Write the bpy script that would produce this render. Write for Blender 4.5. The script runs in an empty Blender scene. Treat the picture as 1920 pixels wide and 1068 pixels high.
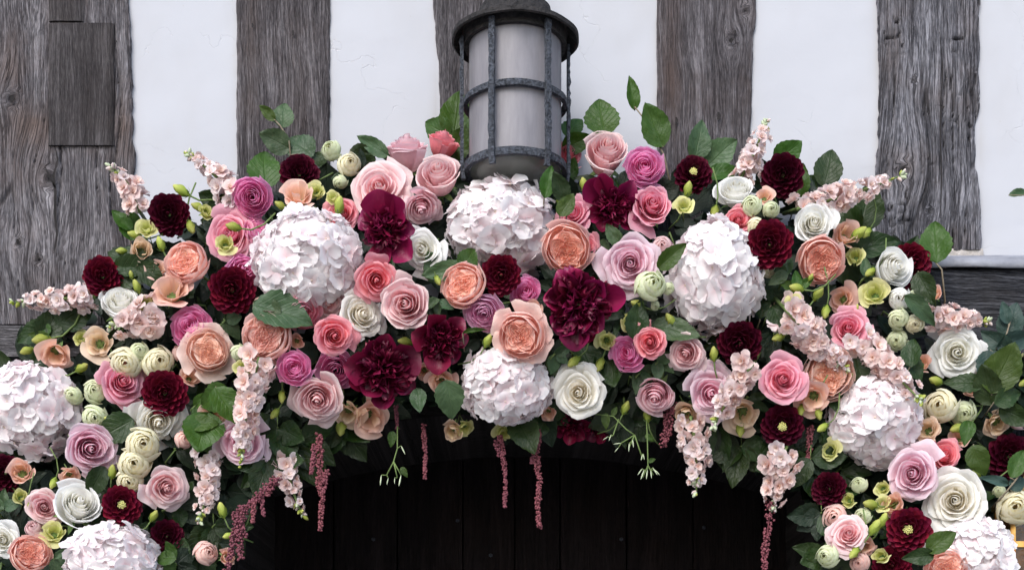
import bpy, math, random
import numpy as np
from mathutils import Vector, Matrix

# ------------------------------------------------------------------ camera, sky, sun, exposure
SC = bpy.context.scene
COL = SC.collection
D = 2.6            # camera to the front of the garland
ZC = 2.366         # height of the picture centre on that plane
RISE = 0.85        # how far the lens looks up (shifted lens, verticals stay upright)
ZCAM = ZC - RISE

cam = bpy.data.cameras.new('camera')
cam_o = bpy.data.objects.new('camera', cam); COL.objects.link(cam_o)
cam_o.location = (0, -D, ZCAM); cam_o.rotation_euler = (math.radians(90), 0, 0)
cam.sensor_width = 36; cam.lens = 36 * D / 1.92; cam.shift_y = RISE / 1.92
cam.clip_start = 0.05; cam.clip_end = 500
SC.camera = cam_o

SUN_EL, SUN_AZ = 40, -20     # azimuth off the straight-behind-the-camera direction
w = bpy.data.worlds.new('World'); SC.world = w; w.use_nodes = True
nt = w.node_tree; nt.nodes.clear()
sky = nt.nodes.new('ShaderNodeTexSky'); sky.sky_type = 'NISHITA'; sky.sun_disc = False
sky.sun_elevation = math.radians(SUN_EL); sky.sun_rotation = math.radians(180 - SUN_AZ)
sky.air_density = 1.0; sky.dust_density = 1.6; sky.ozone_density = 1.0
bg = nt.nodes.new('ShaderNodeBackground'); bg.inputs['Strength'].default_value = 0.15
out = nt.nodes.new('ShaderNodeOutputWorld')
nt.links.new(sky.outputs[0], bg.inputs[0]); nt.links.new(bg.outputs[0], out.inputs[0])

sun = bpy.data.lights.new('sun', 'SUN'); sun.energy = 1.5; sun.angle = math.radians(40); sun.color = (1.0, 0.98, 0.965)
sun_o = bpy.data.objects.new('sun', sun); COL.objects.link(sun_o)
_el, _az = math.radians(SUN_EL), math.radians(SUN_AZ)
_sd = Vector((math.cos(_el) * math.sin(_az), -math.cos(_el) * math.cos(_az), math.sin(_el)))
sun_o.rotation_euler = (-_sd).to_track_quat('-Z', 'Y').to_euler()
sun_o.location = (0, -3, 6)

SC.view_settings.view_transform = 'Standard'; SC.view_settings.look = 'None'
SC.view_settings.exposure = 0.84; SC.view_settings.gamma = 1.0; SC.view_settings.use_curve_mapping = False
SC.render.engine = 'CYCLES'
SC.cycles.use_denoising = True
SC.cycles.max_bounces = 9; SC.cycles.diffuse_bounces = 7; SC.cycles.transmission_bounces = 4
SC.cycles.glossy_bounces = 2; SC.cycles.transparent_max_bounces = 6
SC.cycles.caustics_reflective = False; SC.cycles.caustics_refractive = False

RND = random.Random(11)

# ------------------------------------------------------------------ helpers
def at(px, py, y=0.0):
    """point at depth y seen at photograph pixel px, py (1920 wide)"""
    k = (D + y) / D
    return Vector(((px - 960) / 1000 * k, y, ZCAM + ((534 - py) / 1000 + RISE) * k))

def kk(y): return (D + y) / D / 1000

def tag(o, label=None, cat=None, group=None, kind=None):
    if label: o['label'] = label
    if cat: o['category'] = cat
    if group: o['group'] = group
    if kind: o['kind'] = kind
    return o

def empty(name, mat=None, parent=None):
    o = bpy.data.objects.new(name, None); COL.objects.link(o)
    o.empty_display_size = 0.02
    if parent: o.parent = parent
    if mat is not None: o.matrix_basis = mat
    return o

def mesh(name, V, F, attrs=None, smooth=True):
    me = bpy.data.meshes.new(name)
    V = np.asarray(V, dtype=float).reshape(-1, 3)
    me.from_pydata(V.tolist(), [], [tuple(int(i) for i in f) for f in F])
    if smooth: me.polygons.foreach_set('use_smooth', [True] * len(me.polygons))
    for k, a in (attrs or {}).items():
        at_ = me.attributes.new(k, 'FLOAT', 'POINT'); at_.data.foreach_set('value', np.asarray(a, dtype=np.float32).ravel())
    me.materials.append(None)
    me.update()
    return me

def obj(name, me, mat, parent=None, mb=None):
    o = bpy.data.objects.new(name, me); COL.objects.link(o)
    if parent: o.parent = parent
    if mb is not None: o.matrix_basis = mb
    s = o.material_slots[0]; s.link = 'OBJECT'; s.material = mat
    return o

def gridf(nv, nu, off=0):
    return [(off + j * nu + i, off + j * nu + i + 1, off + (j + 1) * nu + i + 1, off + (j + 1) * nu + i)
            for j in range(nv - 1) for i in range(nu - 1)]

class MB:
    """collects pieces into one mesh"""
    def __init__(s): s.V = []; s.F = []; s.n = 0
    def add(s, V, F):
        V = np.asarray(V, float).reshape(-1, 3)
        s.V.append(V); s.F += [tuple(i + s.n for i in f) for f in F]; s.n += len(V); return s
    def box(s, lo, hi):
        x0, y0, z0 = lo; x1, y1, z1 = hi
        V = [(x0,y0,z0),(x1,y0,z0),(x1,y1,z0),(x0,y1,z0),(x0,y0,z1),(x1,y0,z1),(x1,y1,z1),(x0,y1,z1)]
        return s.add(V, [(0,3,2,1),(4,5,6,7),(0,1,5,4),(1,2,6,5),(2,3,7,6),(3,0,4,7)])
    def tube(s, pts, rad, sides=6, cap=True):
        V, F = tube(pts, rad, sides, cap); return s.add(V, F)
    def blob(s, c, r, rs=None):
        V, F = BLOB
        v = V * (np.asarray(r) if np.ndim(r) else r)
        if rs is not None: v = v * (1 + rs.uniform(-.18, .18, (len(v), 1)))
        return s.add(v + np.asarray(c), F)
    def mesh(s, name, smooth=True): return mesh(name, np.concatenate(s.V), s.F, smooth=smooth)

def tube(pts, rad, sides=6, cap=True):
    P = np.asarray([tuple(p) for p in pts], float); n = len(P)
    R = np.full(n, rad) if np.ndim(rad) == 0 else np.asarray(rad, float)
    T = np.gradient(P, axis=0); T /= np.linalg.norm(T, axis=1)[:, None] + 1e-9
    ref = np.array([0, 0, 1.]) if abs(T[0][2]) < .9 else np.array([1., 0, 0])
    V = []
    for i in range(n):
        a = np.cross(T[i], ref); a /= np.linalg.norm(a) + 1e-9; b = np.cross(T[i], a); ref = -np.cross(T[i], a) if False else ref
        for k in range(sides):
            t = 2 * math.pi * k / sides
            V.append(P[i] + R[i] * (math.cos(t) * a + math.sin(t) * b))
    F = [(i * sides + k, i * sides + (k + 1) % sides, (i + 1) * sides + (k + 1) % sides, (i + 1) * sides + k)
         for i in range(n - 1) for k in range(sides)]
    if cap: F += [tuple(range(sides))[::-1], tuple((n - 1) * sides + k for k in range(sides))]
    return np.array(V), F

def _ico():
    p = (1 + 5 ** .5) / 2
    V = np.array([(-1,p,0),(1,p,0),(-1,-p,0),(1,-p,0),(0,-1,p),(0,1,p),(0,-1,-p),(0,1,-p),(p,0,-1),(p,0,1),(-p,0,-1),(-p,0,1)], float)
    V /= np.linalg.norm(V[0])
    F = [(0,11,5),(0,5,1),(0,1,7),(0,7,10),(0,10,11),(1,5,9),(5,11,4),(11,10,2),(10,7,6),(7,1,8),(3,9,4),(3,4,2),(3,2,6),(3,6,8),(3,8,9),(4,9,5),(2,4,11),(6,2,10),(8,6,7),(9,8,1)]
    return V, F
BLOB = _ico()

_NT = np.random.RandomState(5).rand(256, 256)
def vn(x, y):
    x = np.asarray(x, float); y = np.asarray(y, float)
    xi = np.floor(x).astype(int); yi = np.floor(y).astype(int)
    fx = x - xi; fy = y - yi; fx = fx * fx * (3 - 2 * fx); fy = fy * fy * (3 - 2 * fy)
    g = lambda a, b: _NT[a & 255, b & 255]
    return (g(xi, yi) * (1 - fx) + g(xi + 1, yi) * fx) * (1 - fy) + (g(xi, yi + 1) * (1 - fx) + g(xi + 1, yi + 1) * fx) * fy
def fbm(x, y, o=4):
    s = 0; a = 1; t = 0
    for i in range(o):
        s = s + a * vn(x * 2 ** i + 17 * i, y * 2 ** i + 31 * i); t += a; a *= .5
    return s / t

def bez(p0, p1, p2, p3, v):
    v = np.asarray(v)[..., None]
    p0, p1, p2, p3 = (np.asarray(p, float) for p in (p0, p1, p2, p3))
    return (1 - v) ** 3 * p0 + 3 * v * (1 - v) ** 2 * p1 + 3 * v * v * (1 - v) * p2 + v ** 3 * p3

def lerp(a, b, t): return a + (b - a) * t

# ------------------------------------------------------------------ materials
class N:
    def __init__(s, name):
        s.m = bpy.data.materials.new(name); s.m.use_nodes = True; s.t = s.m.node_tree; s.t.nodes.clear()
    def n(s, typ, ins=None, **kw):
        nd = s.t.nodes.new('ShaderNode' + typ)
        for k, v in kw.items(): setattr(nd, k, v)
        for k, v in (ins or {}).items():
            if isinstance(v, bpy.types.NodeSocket): s.t.links.new(v, nd.inputs[k])
            else: nd.inputs[k].default_value = v
        return nd
    def mix(s, f, a, b, blend='MIX'):
        nd = s.t.nodes.new('ShaderNodeMix'); nd.data_type = 'RGBA'; nd.blend_type = blend
        for i, v in ((0, f), (6, a), (7, b)):
            if isinstance(v, bpy.types.NodeSocket): s.t.links.new(v, nd.inputs[i])
            else: nd.inputs[i].default_value = v if i == 0 else (*v[:3], 1)
        return nd.outputs[2]
    def math(s, op, a, b=0.0, c=0.0, clamp=False):
        nd = s.t.nodes.new('ShaderNodeMath'); nd.operation = op; nd.use_clamp = clamp
        for i, v in enumerate((a, b, c)):
            if isinstance(v, bpy.types.NodeSocket): s.t.links.new(v, nd.inputs[i])
            else: nd.inputs[i].default_value = v
        return nd.outputs[0]
    def ramp(s, f, stops):
        nd = s.t.nodes.new('ShaderNodeValToRGB'); s.t.links.new(f, nd.inputs[0]); r = nd.color_ramp
        while len(r.elements) < len(stops): r.elements.new(.5)
        for e, (p, c) in zip(r.elements, stops):
            e.position = p; e.color = (*c[:3], 1) if np.ndim(c) else (c, c, c, 1)
        return nd.outputs[0]
    def attr(s, name): return s.n('Attribute', attribute_name=name).outputs['Fac']
    def out(s, sh):
        o = s.t.nodes.new('ShaderNodeOutputMaterial'); s.t.links.new(sh, o.inputs[0]); return s.m

def petal_mat(name, centre, outer, edge=None, trans=.40, rough=.55, jitter=.16, streak=.12, spec=.25, ringpow=1.0):
    g = N(name); ring = g.attr('ring'); fac = g.attr('fac')
    if ringpow != 1.0: ring = g.math('POWER', ring, ringpow)
    c = g.mix(ring, centre, outer)
    if edge is not None: c = g.mix(g.math('POWER', fac, 4.0), c, edge)
    oi = g.n('ObjectInfo'); tc = g.n('TexCoord')
    no = g.n('TexNoise', {'Vector': tc.outputs['Object'], 'Scale': 9.0, 'Detail': 4.0, 'Roughness': .65})
    v = g.math('ADD', g.math('MULTIPLY', oi.outputs['Random'], jitter), 1 - jitter * .5 - streak * .5)
    v = g.math('ADD', v, g.math('MULTIPLY', no.outputs['Fac'], streak))
    hs = g.n('HueSaturation', {'Color': c, 'Value': v, 'Hue': g.math('ADD', .493, g.math('MULTIPLY', oi.outputs['Random'], .014))})
    b = g.n('Bump', {'Height': no.outputs['Fac'], 'Strength': .12, 'Distance': .05})
    p = g.n('BsdfPrincipled', {'Base Color': hs.outputs[0], 'Roughness': rough, 'Specular IOR Level': spec, 'Normal': b.outputs[0]})
    t = g.n('BsdfTranslucent', {'Color': hs.outputs[0]})
    return g.out(g.n('MixShader', {0: trans, 1: p.outputs[0], 2: t.outputs[0]}).outputs[0])

def leaf_mat(name, col, vein, trans=.2, rough=.42):
    g = N(name); lu = g.math('ABSOLUTE', g.attr('lu')); lv = g.attr('lv')
    oi = g.n('ObjectInfo'); tc = g.n('TexCoord')
    mid = g.math('SUBTRACT', 1.0, g.math('MULTIPLY', lu, 14.0), clamp=True)
    wv = g.math('SINE', g.math('MULTIPLY', g.math('SUBTRACT', lv, g.math('MULTIPLY', lu, .38)), 46.0))
    sv = g.math('MULTIPLY', g.math('SUBTRACT', wv, .8, clamp=True), 2.6)
    vf = g.math('MAXIMUM', mid, sv, clamp=True)
    no = g.n('TexNoise', {'Vector': tc.outputs['Object'], 'Scale': 5.0, 'Detail': 5.0})
    r = g.n('TexWhiteNoise', {'W': oi.outputs['Random']}, noise_dimensions='1D')
    c = g.mix(g.math('MULTIPLY', vf, .22), col, vein)
    c = g.mix(g.math('MULTIPLY', oi.outputs['Random'], .32), c, (vein[0] * .8, vein[1] * .75, vein[2] * .5))
    hs = g.n('HueSaturation', {'Color': c, 'Value': g.math('ADD', .6, g.math('MULTIPLY', g.math('ADD', no.outputs['Fac'], r.outputs[0]), .42)),
                               'Hue': g.math('ADD', .48, g.math('MULTIPLY', r.outputs[0], .035))})
    h = g.math('ADD', g.math('MULTIPLY', vf, -.6), g.math('MULTIPLY', no.outputs['Fac'], .5))
    b = g.n('Bump', {'Height': h, 'Strength': .3, 'Distance': .03})
    p = g.n('BsdfPrincipled', {'Base Color': hs.outputs[0], 'Roughness': rough, 'Specular IOR Level': .36, 'Normal': b.outputs[0]})
    t = g.n('BsdfTranslucent', {'Color': g.mix(1.0, hs.outputs[0], (.9, 1, .35), 'MULTIPLY')})
    return g.out(g.n('MixShader', {0: trans, 1: p.outputs[0], 2: t.outputs[0]}).outputs[0])

def plain_mat(name, a, b, rough=.6, scale=30, spec=.3, bump=.2):
    g = N(name); tc = g.n('TexCoord')
    no = g.n('TexNoise', {'Vector': tc.outputs['Object'], 'Scale': scale, 'Detail': 5.0, 'Roughness': .6})
    c = g.mix(g.ramp(no.outputs['Fac'], [(.3, 0), (.7, 1)]), a, b)
    bp = g.n('Bump', {'Height': no.outputs['Fac'], 'Strength': bump, 'Distance': .01})
    return g.out(g.n('BsdfPrincipled', {'Base Color': c, 'Roughness': rough, 'Specular IOR Level': spec, 'Normal': bp.outputs[0]}).outputs[0])

def wood_mat(name, dark, mid, light, brown, off, rough=.85, crack=1.0):
    """weathered oak; grain follows the attributes gx (across the fibres) and gz (along them)"""
    g = N(name); tc = g.n('TexCoord')
    vo = g.n('VectorMath', {0: tc.outputs['Object'], 1: (off, off * .3, off * .7)}, operation='ADD').outputs[0]
    gv = g.n('CombineXYZ', {0: g.math('ADD', g.attr('gx'), off), 1: off, 2: g.attr('gz')}).outputs[0]
    def nz(scale, sq, detail=4.0, rough_=.6):
        return g.n('TexNoise', {'Vector': g.n('Mapping', {'Vector': gv, 'Scale': (1, 1, sq)}).outputs[0], 'Scale': scale, 'Detail': detail, 'Roughness': rough_}).outputs['Fac']
    fine = nz(640.0, .04, 5.0, .75); med = nz(230.0, .04, 4.0, .65); broad = nz(40.0, .09, 3.0, .5); speck = nz(380.0, .20, 3.0, .6)
    patchy = g.n('TexNoise', {'Vector': vo, 'Scale': 8.0, 'Detail': 5.0, 'Roughness': .6}).outputs['Fac']
    l1 = g.math('SUBTRACT', 1.0, g.math('MULTIPLY', g.math('ABSOLUTE', g.math('SUBTRACT', nz(130.0, .03, 2.0), .47)), 30.0), clamp=True)
    l2 = g.math('SUBTRACT', 1.0, g.math('MULTIPLY', g.math('ABSOLUTE', g.math('SUBTRACT', nz(210.0, .07, 2.0), .46)), 16.0), clamp=True)
    crk = g.math('MAXIMUM', g.math('MULTIPLY', l1, g.ramp(patchy, [(.40, .15), (.55, 1)])), g.math('MULTIPLY', l2, g.ramp(patchy, [(.40, .7), (.60, .2)])))
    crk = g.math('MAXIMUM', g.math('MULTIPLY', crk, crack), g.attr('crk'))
    f = g.math('ADD', g.math('ADD', g.math('MULTIPLY', fine, .50), g.math('MULTIPLY', med, .40)), g.math('ADD', g.math('MULTIPLY', speck, .25), g.math('MULTIPLY', g.math('SUBTRACT', broad, .5), .40)))
    c = g.ramp(f, [(.455, dark), (.57, mid), (.71, light)])
    bf = g.math('ADD', g.ramp(patchy, [(.48, 0), (.72, .5)]), g.attr('brn'), clamp=True)
    c = g.mix(bf, c, g.mix(fine, (brown[0] * .45, brown[1] * .45, brown[2] * .45), (brown[0] * 1.5, brown[1] * 1.5, brown[2] * 1.5)))
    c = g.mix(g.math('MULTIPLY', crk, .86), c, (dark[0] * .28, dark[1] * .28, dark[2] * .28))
    h = g.math('SUBTRACT', g.math('ADD', g.math('ADD', fine, g.math('MULTIPLY', speck, .6)), med), g.math('MULTIPLY', crk, 1.4))
    b = g.n('Bump', {'Height': h, 'Strength': 1.0, 'Distance': .004})
    return g.out(g.n('BsdfPrincipled', {'Base Color': c, 'Roughness': rough, 'Specular IOR Level': .12, 'Normal': b.outputs[0]}).outputs[0])

M = {}
# roses etc.: centre, outer, edge
M['blush'] = petal_mat('blush_petal', (.86, .42, .46), (.88, .63, .65), (.90, .75, .73))
M['pink'] = petal_mat('pink_petal', (.84, .18, .30), (.88, .38, .49), (.90, .52, .59))
M['coral'] = petal_mat('coral_petal', (.88, .14, .19), (.90, .34, .39), (.91, .46, .50))
M['side'] = petal_mat('rose_pink_petal', (.88, .50, .57), (.89, .58, .63), (.91, .73, .76))
M['lav'] = petal_mat('lavender_pink_petal', (.84, .42, .54), (.87, .63, .71), (.89, .74, .79))
M['mauve'] = petal_mat('mauve_petal', (.86, .21, .50), (.89, .42, .67), (.91, .56, .75))
M['lilac'] = petal_mat('lilac_petal', (.85, .38, .60), (.89, .58, .75), (.91, .68, .81))
M['peach'] = petal_mat('peach_petal', (.94, .50, .36), (.93, .62, .56), (.94, .71, .64), ringpow=.9)
M['peach2'] = petal_mat('pale_peach_petal', (.93, .57, .42), (.92, .69, .61), (.93, .76, .68))
M['dusty'] = petal_mat('dusty_peach_petal', (.87, .50, .44), (.88, .63, .57), (.89, .68, .61))
M['white'] = petal_mat('white_petal', (.91, .88, .76), (.92, .92, .905), (.93, .93, .915), jitter=.08)
M['ivory'] = petal_mat('ivory_petal', (.90, .83, .68), (.90, .88, .82), (.91, .90, .86), jitter=.1)
M['cream'] = petal_mat('cream_petal', (.87, .74, .44), (.86, .82, .60), (.87, .84, .66))
M['cgreen'] = petal_mat('green_cream_petal', (.84, .82, .58), (.76, .80, .55), (.80, .84, .62))
M['dahlia'] = petal_mat('burgundy_petal', (.052, .003, .011), (.14, .0055, .023), (.20, .011, .036), trans=.12, rough=.42, jitter=.5, spec=.3)
M['dahlia2'] = petal_mat('deep_burgundy_petal', (.026, .002, .007), (.064, .003, .014), (.096, .006, .024), trans=.1, rough=.42, jitter=.5, spec=.3)
M['peony'] = petal_mat('magenta_petal', (.14, .004, .032), (.23, .008, .058), (.30, .016, .09), trans=.22, rough=.38, jitter=.5, spec=.4)
M['peony2'] = petal_mat('maroon_petal', (.085, .003, .018), (.14, .0045, .030), (.20, .009, .048), trans=.18, rough=.38, jitter=.55, spec=.4)
M['hyd'] = petal_mat('hydrangea_petal', (.87, .74, .75), (.90, .875, .875), trans=.36, jitter=.10, streak=.06)
M['hydp'] = petal_mat('blush_hydrangea_petal', (.86, .66, .69), (.89, .82, .83), trans=.36, jitter=.10, streak=.06)
M['stock'] = petal_mat('stock_petal', (.80, .58, .46), (.86, .66, .63), (.87, .75, .71), jitter=.2)
M['stockp'] = petal_mat('pale_stock_petal', (.80, .65, .54), (.87, .74, .74), (.88, .80, .79), jitter=.2)
M['lisp'] = petal_mat('peach_lisianthus_petal', (.80, .62, .36), (.88, .54, .44), (.90, .62, .53), jitter=.2)
M['lisb'] = petal_mat('buff_lisianthus_petal', (.74, .64, .34), (.84, .62, .46), (.86, .68, .53), jitter=.2)
M['lisy'] = petal_mat('yellow_lisianthus_petal', (.50, .54, .12), (.68, .68, .27), (.76, .73, .38), jitter=.25)
M['bud'] = petal_mat('green_bud', (.30, .40, .06), (.52, .57, .12), (.62, .62, .2), jitter=.3)
M['amar'] = petal_mat('amaranth', (.17, .048, .062), (.26, .085, .105), trans=.1, jitter=.3, streak=.5)
M['stem'] = plain_mat('green_stem', (.09, .14, .04), (.17, .24, .08), scale=6)
M['calyx'] = plain_mat('green_calyx', (.10, .18, .05), (.20, .30, .10), scale=6)
M['twig'] = plain_mat('brown_twig', (.14, .11, .07), (.25, .21, .15), scale=60)
M['eye'] = plain_mat('floret_eye', (.58, .42, .42), (.70, .66, .46), scale=8)
M['disc'] = plain_mat('yellow_disc', (.48, .44, .10), (.62, .62, .26), scale=8)
M['white_bud'] = plain_mat('white_bud', (.36, .44, .26), (.58, .62, .46), scale=8)
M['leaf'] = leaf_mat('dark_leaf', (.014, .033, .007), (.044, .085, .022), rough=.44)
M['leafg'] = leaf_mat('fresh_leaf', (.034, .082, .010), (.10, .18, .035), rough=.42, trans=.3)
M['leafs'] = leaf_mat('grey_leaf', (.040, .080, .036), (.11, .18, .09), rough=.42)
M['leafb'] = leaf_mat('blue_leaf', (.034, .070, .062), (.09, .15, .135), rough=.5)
M['leafd'] = leaf_mat('painted_shade_leaf', (.005, .014, .005), (.013, .028, .011), trans=.08, rough=.55)  # leaf green darkened, painting in the shade deep between the flowers

M['wood1'] = wood_mat('pale_oak', (.045, .040, .043), (.142, .130, .138), (.345, .328, .345), (.165, .125, .112), 0.3, crack=.8)
M['wood2'] = wood_mat('brown_grey_oak', (.032, .028, .030), (.092, .082, .086), (.24, .222, .232), (.092, .072, .066), 4.1, crack=.6)
M['wood3'] = wood_mat('grey_oak', (.036, .032, .034), (.104, .094, .099), (.25, .232, .243), (.098, .079, .074), 8.7, crack=.6)
M['wood4'] = wood_mat('swirled_oak', (.036, .032, .035), (.108, .098, .104), (.26, .243, .258), (.092, .068, .062), 17.7, crack=.55)
M['wood5'] = wood_mat('cracked_oak', (.036, .035, .040), (.150, .146, .162), (.385, .380, .415), (.15, .12, .112), 13.9, crack=.9)
M['patch'] = wood_mat('patch_oak', (.024, .021, .022), (.056, .050, .051), (.130, .119, .122), (.054, .043, .040), 21.0, crack=.2)
M['beaml'] = wood_mat('pale_beam_oak', (.05, .046, .048), (.15, .142, .148), (.30, .285, .295), (.13, .11, .10), 5.2, crack=.7)
M['beam'] = wood_mat('beam_oak', (.012, .012, .016), (.054, .056, .066), (.155, .160, .182), (.06, .054, .05), 2.2, crack=.8)
M['shade'] = wood_mat('shade_toned_frame_oak', (.008, .0072, .0074), (.021, .018, .018), (.048, .041, .041), (.03, .024, .021), 6.2, crack=.7)  # frame oak with the shade round the doorway put into its colour
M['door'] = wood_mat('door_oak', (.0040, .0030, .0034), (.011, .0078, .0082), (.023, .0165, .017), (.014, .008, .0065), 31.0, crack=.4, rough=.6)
M['iron'] = plain_mat('weathered_iron', (.010, .011, .014), (.105, .118, .145), rough=.6, scale=170, bump=1.0)
M['iron_dark'] = plain_mat('dark_iron', (.008, .0075, .0075), (.04, .036, .036), rough=.75, scale=90, bump=.8)
M['lead'] = plain_mat('lead', (.16, .165, .19), (.30, .31, .35), rough=.55, scale=25, bump=.3)

def plaster_mat():
    g = N('white_plaster'); tc = g.n('TexCoord'); v = tc.outputs['Object']
    big = g.n('TexNoise', {'Vector': v, 'Scale': 5.0, 'Detail': 5.0}).outputs['Fac']
    fine = g.n('TexNoise', {'Vector': v, 'Scale': 70.0, 'Detail': 6.0, 'Roughness': .7}).outputs['Fac']
    vw = g.n('VectorMath', {0: v, 1: g.n('VectorMath', {0: g.n('TexNoise', {'Vector': v, 'Scale': 7.0, 'Detail': 4.0}).outputs['Color'], 3: .25}, operation='SCALE').outputs[0]}, operation='ADD').outputs[0]
    vo = g.n('TexVoronoi', {'Vector': vw, 'Scale': 4.0}, feature='DISTANCE_TO_EDGE').outputs['Distance']
    hair = g.math('MULTIPLY', g.math('SUBTRACT', 1.0, g.math('MULTIPLY', vo, 260.0), clamp=True), g.ramp(big, [(.52, 0), (.62, 1)]))
    spk = g.n('TexVoronoi', {'Vector': v, 'Scale': 26.0}).outputs['Distance']
    spot = g.math('LESS_THAN', spk, .035)
    c = g.mix(big, (.420, .430, .462), (.458, .466, .495))
    c = g.mix(g.math('MULTIPLY', g.attr('stain'), .55), c, (.33, .31, .29))
    c = g.mix(g.math('MULTIPLY', hair, .2), c, (.45, .44, .44))
    c = g.mix(g.math('MULTIPLY', spot, .5), c, (.4, .38, .36))
    h = g.math('ADD', g.math('MULTIPLY', big, 1.6), g.math('SUBTRACT', g.math('MULTIPLY', fine, .12), g.math('ADD', hair, spot)))
    b = g.n('Bump', {'Height': h, 'Strength': .3, 'Distance': .008})
    return g.out(g.n('BsdfPrincipled', {'Base Color': c, 'Roughness': .85, 'Specular IOR Level': .15, 'Normal': b.outputs[0]}).outputs[0])
M['plaster'] = plaster_mat()
M['mortar'] = plain_mat('mortar', (.34, .31, .28), (.5, .46, .43), rough=.9, scale=60, bump=.6)
M['paving'] = plain_mat('paving', (.24, .235, .23), (.34, .33, .32), rough=.85, scale=3)

def frosted():
    g = N('frosted_glass'); tc = g.n('TexCoord')
    no = g.n('TexNoise', {'Vector': g.n('Mapping', {'Vector': tc.outputs['Object'], 'Scale': (1, 1, .18)}).outputs[0], 'Scale': 42.0, 'Detail': 6.0, 'Roughness': .65}).outputs['Fac']
    c = g.mix(g.ramp(no, [(.3, 0), (.7, 1)]), (.26, .25, .27), (.37, .355, .38))
    p = g.n('BsdfPrincipled', {'Base Color': c, 'Roughness': .35, 'Specular IOR Level': .3})
    t = g.n('BsdfTranslucent', {'Color': c})
    return g.out(g.n('MixShader', {0: .35, 1: p.outputs[0], 2: t.outputs[0]}).outputs[0])
M['frost'] = frosted()
def clearglass(name, col, rough):
    g = N(name)
    return g.out(g.n('BsdfPrincipled', {'Base Color': (*col, 1), 'Roughness': rough, 'Transmission Weight': .55, 'IOR': 1.45}).outputs[0])
M['base_glass'] = clearglass('grimy_glass', (.20, .215, .19), .18)
def brass():
    g = N('brass'); tc = g.n('TexCoord')
    no = g.n('TexNoise', {'Vector': tc.outputs['Object'], 'Scale': 40.0, 'Detail': 4.0}).outputs['Fac']
    c = g.ramp(no, [(.35, (.40, .15, .04)), (.6, (.85, .46, .14))])
    return g.out(g.n('BsdfPrincipled', {'Base Color': c, 'Metallic': 1.0, 'Roughness': .28}).outputs[0])
M['brass'] = brass()
M['lamp_glass'] = plain_mat('amber_pane', (.03, .011, .003), (.16, .065, .014), rough=.12, scale=50, spec=.6)


# ------------------------------------------------------------------ the setting
gp = mesh('pavement', [(-60, -60, 0), (60, -60, 0), (60, 60, 0), (-60, 60, 0)], [(0, 1, 2, 3)], smooth=False)
tag(obj('pavement', gp, M['paving']), kind='structure')

house = empty('timber_framed_house')
tag(house, 'old timber framed house front with white plaster between grey oak posts', 'house')
LIGHT_BLOCK = empty('light_block'); tag(LIGHT_BLOCK, kind='structure')

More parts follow.
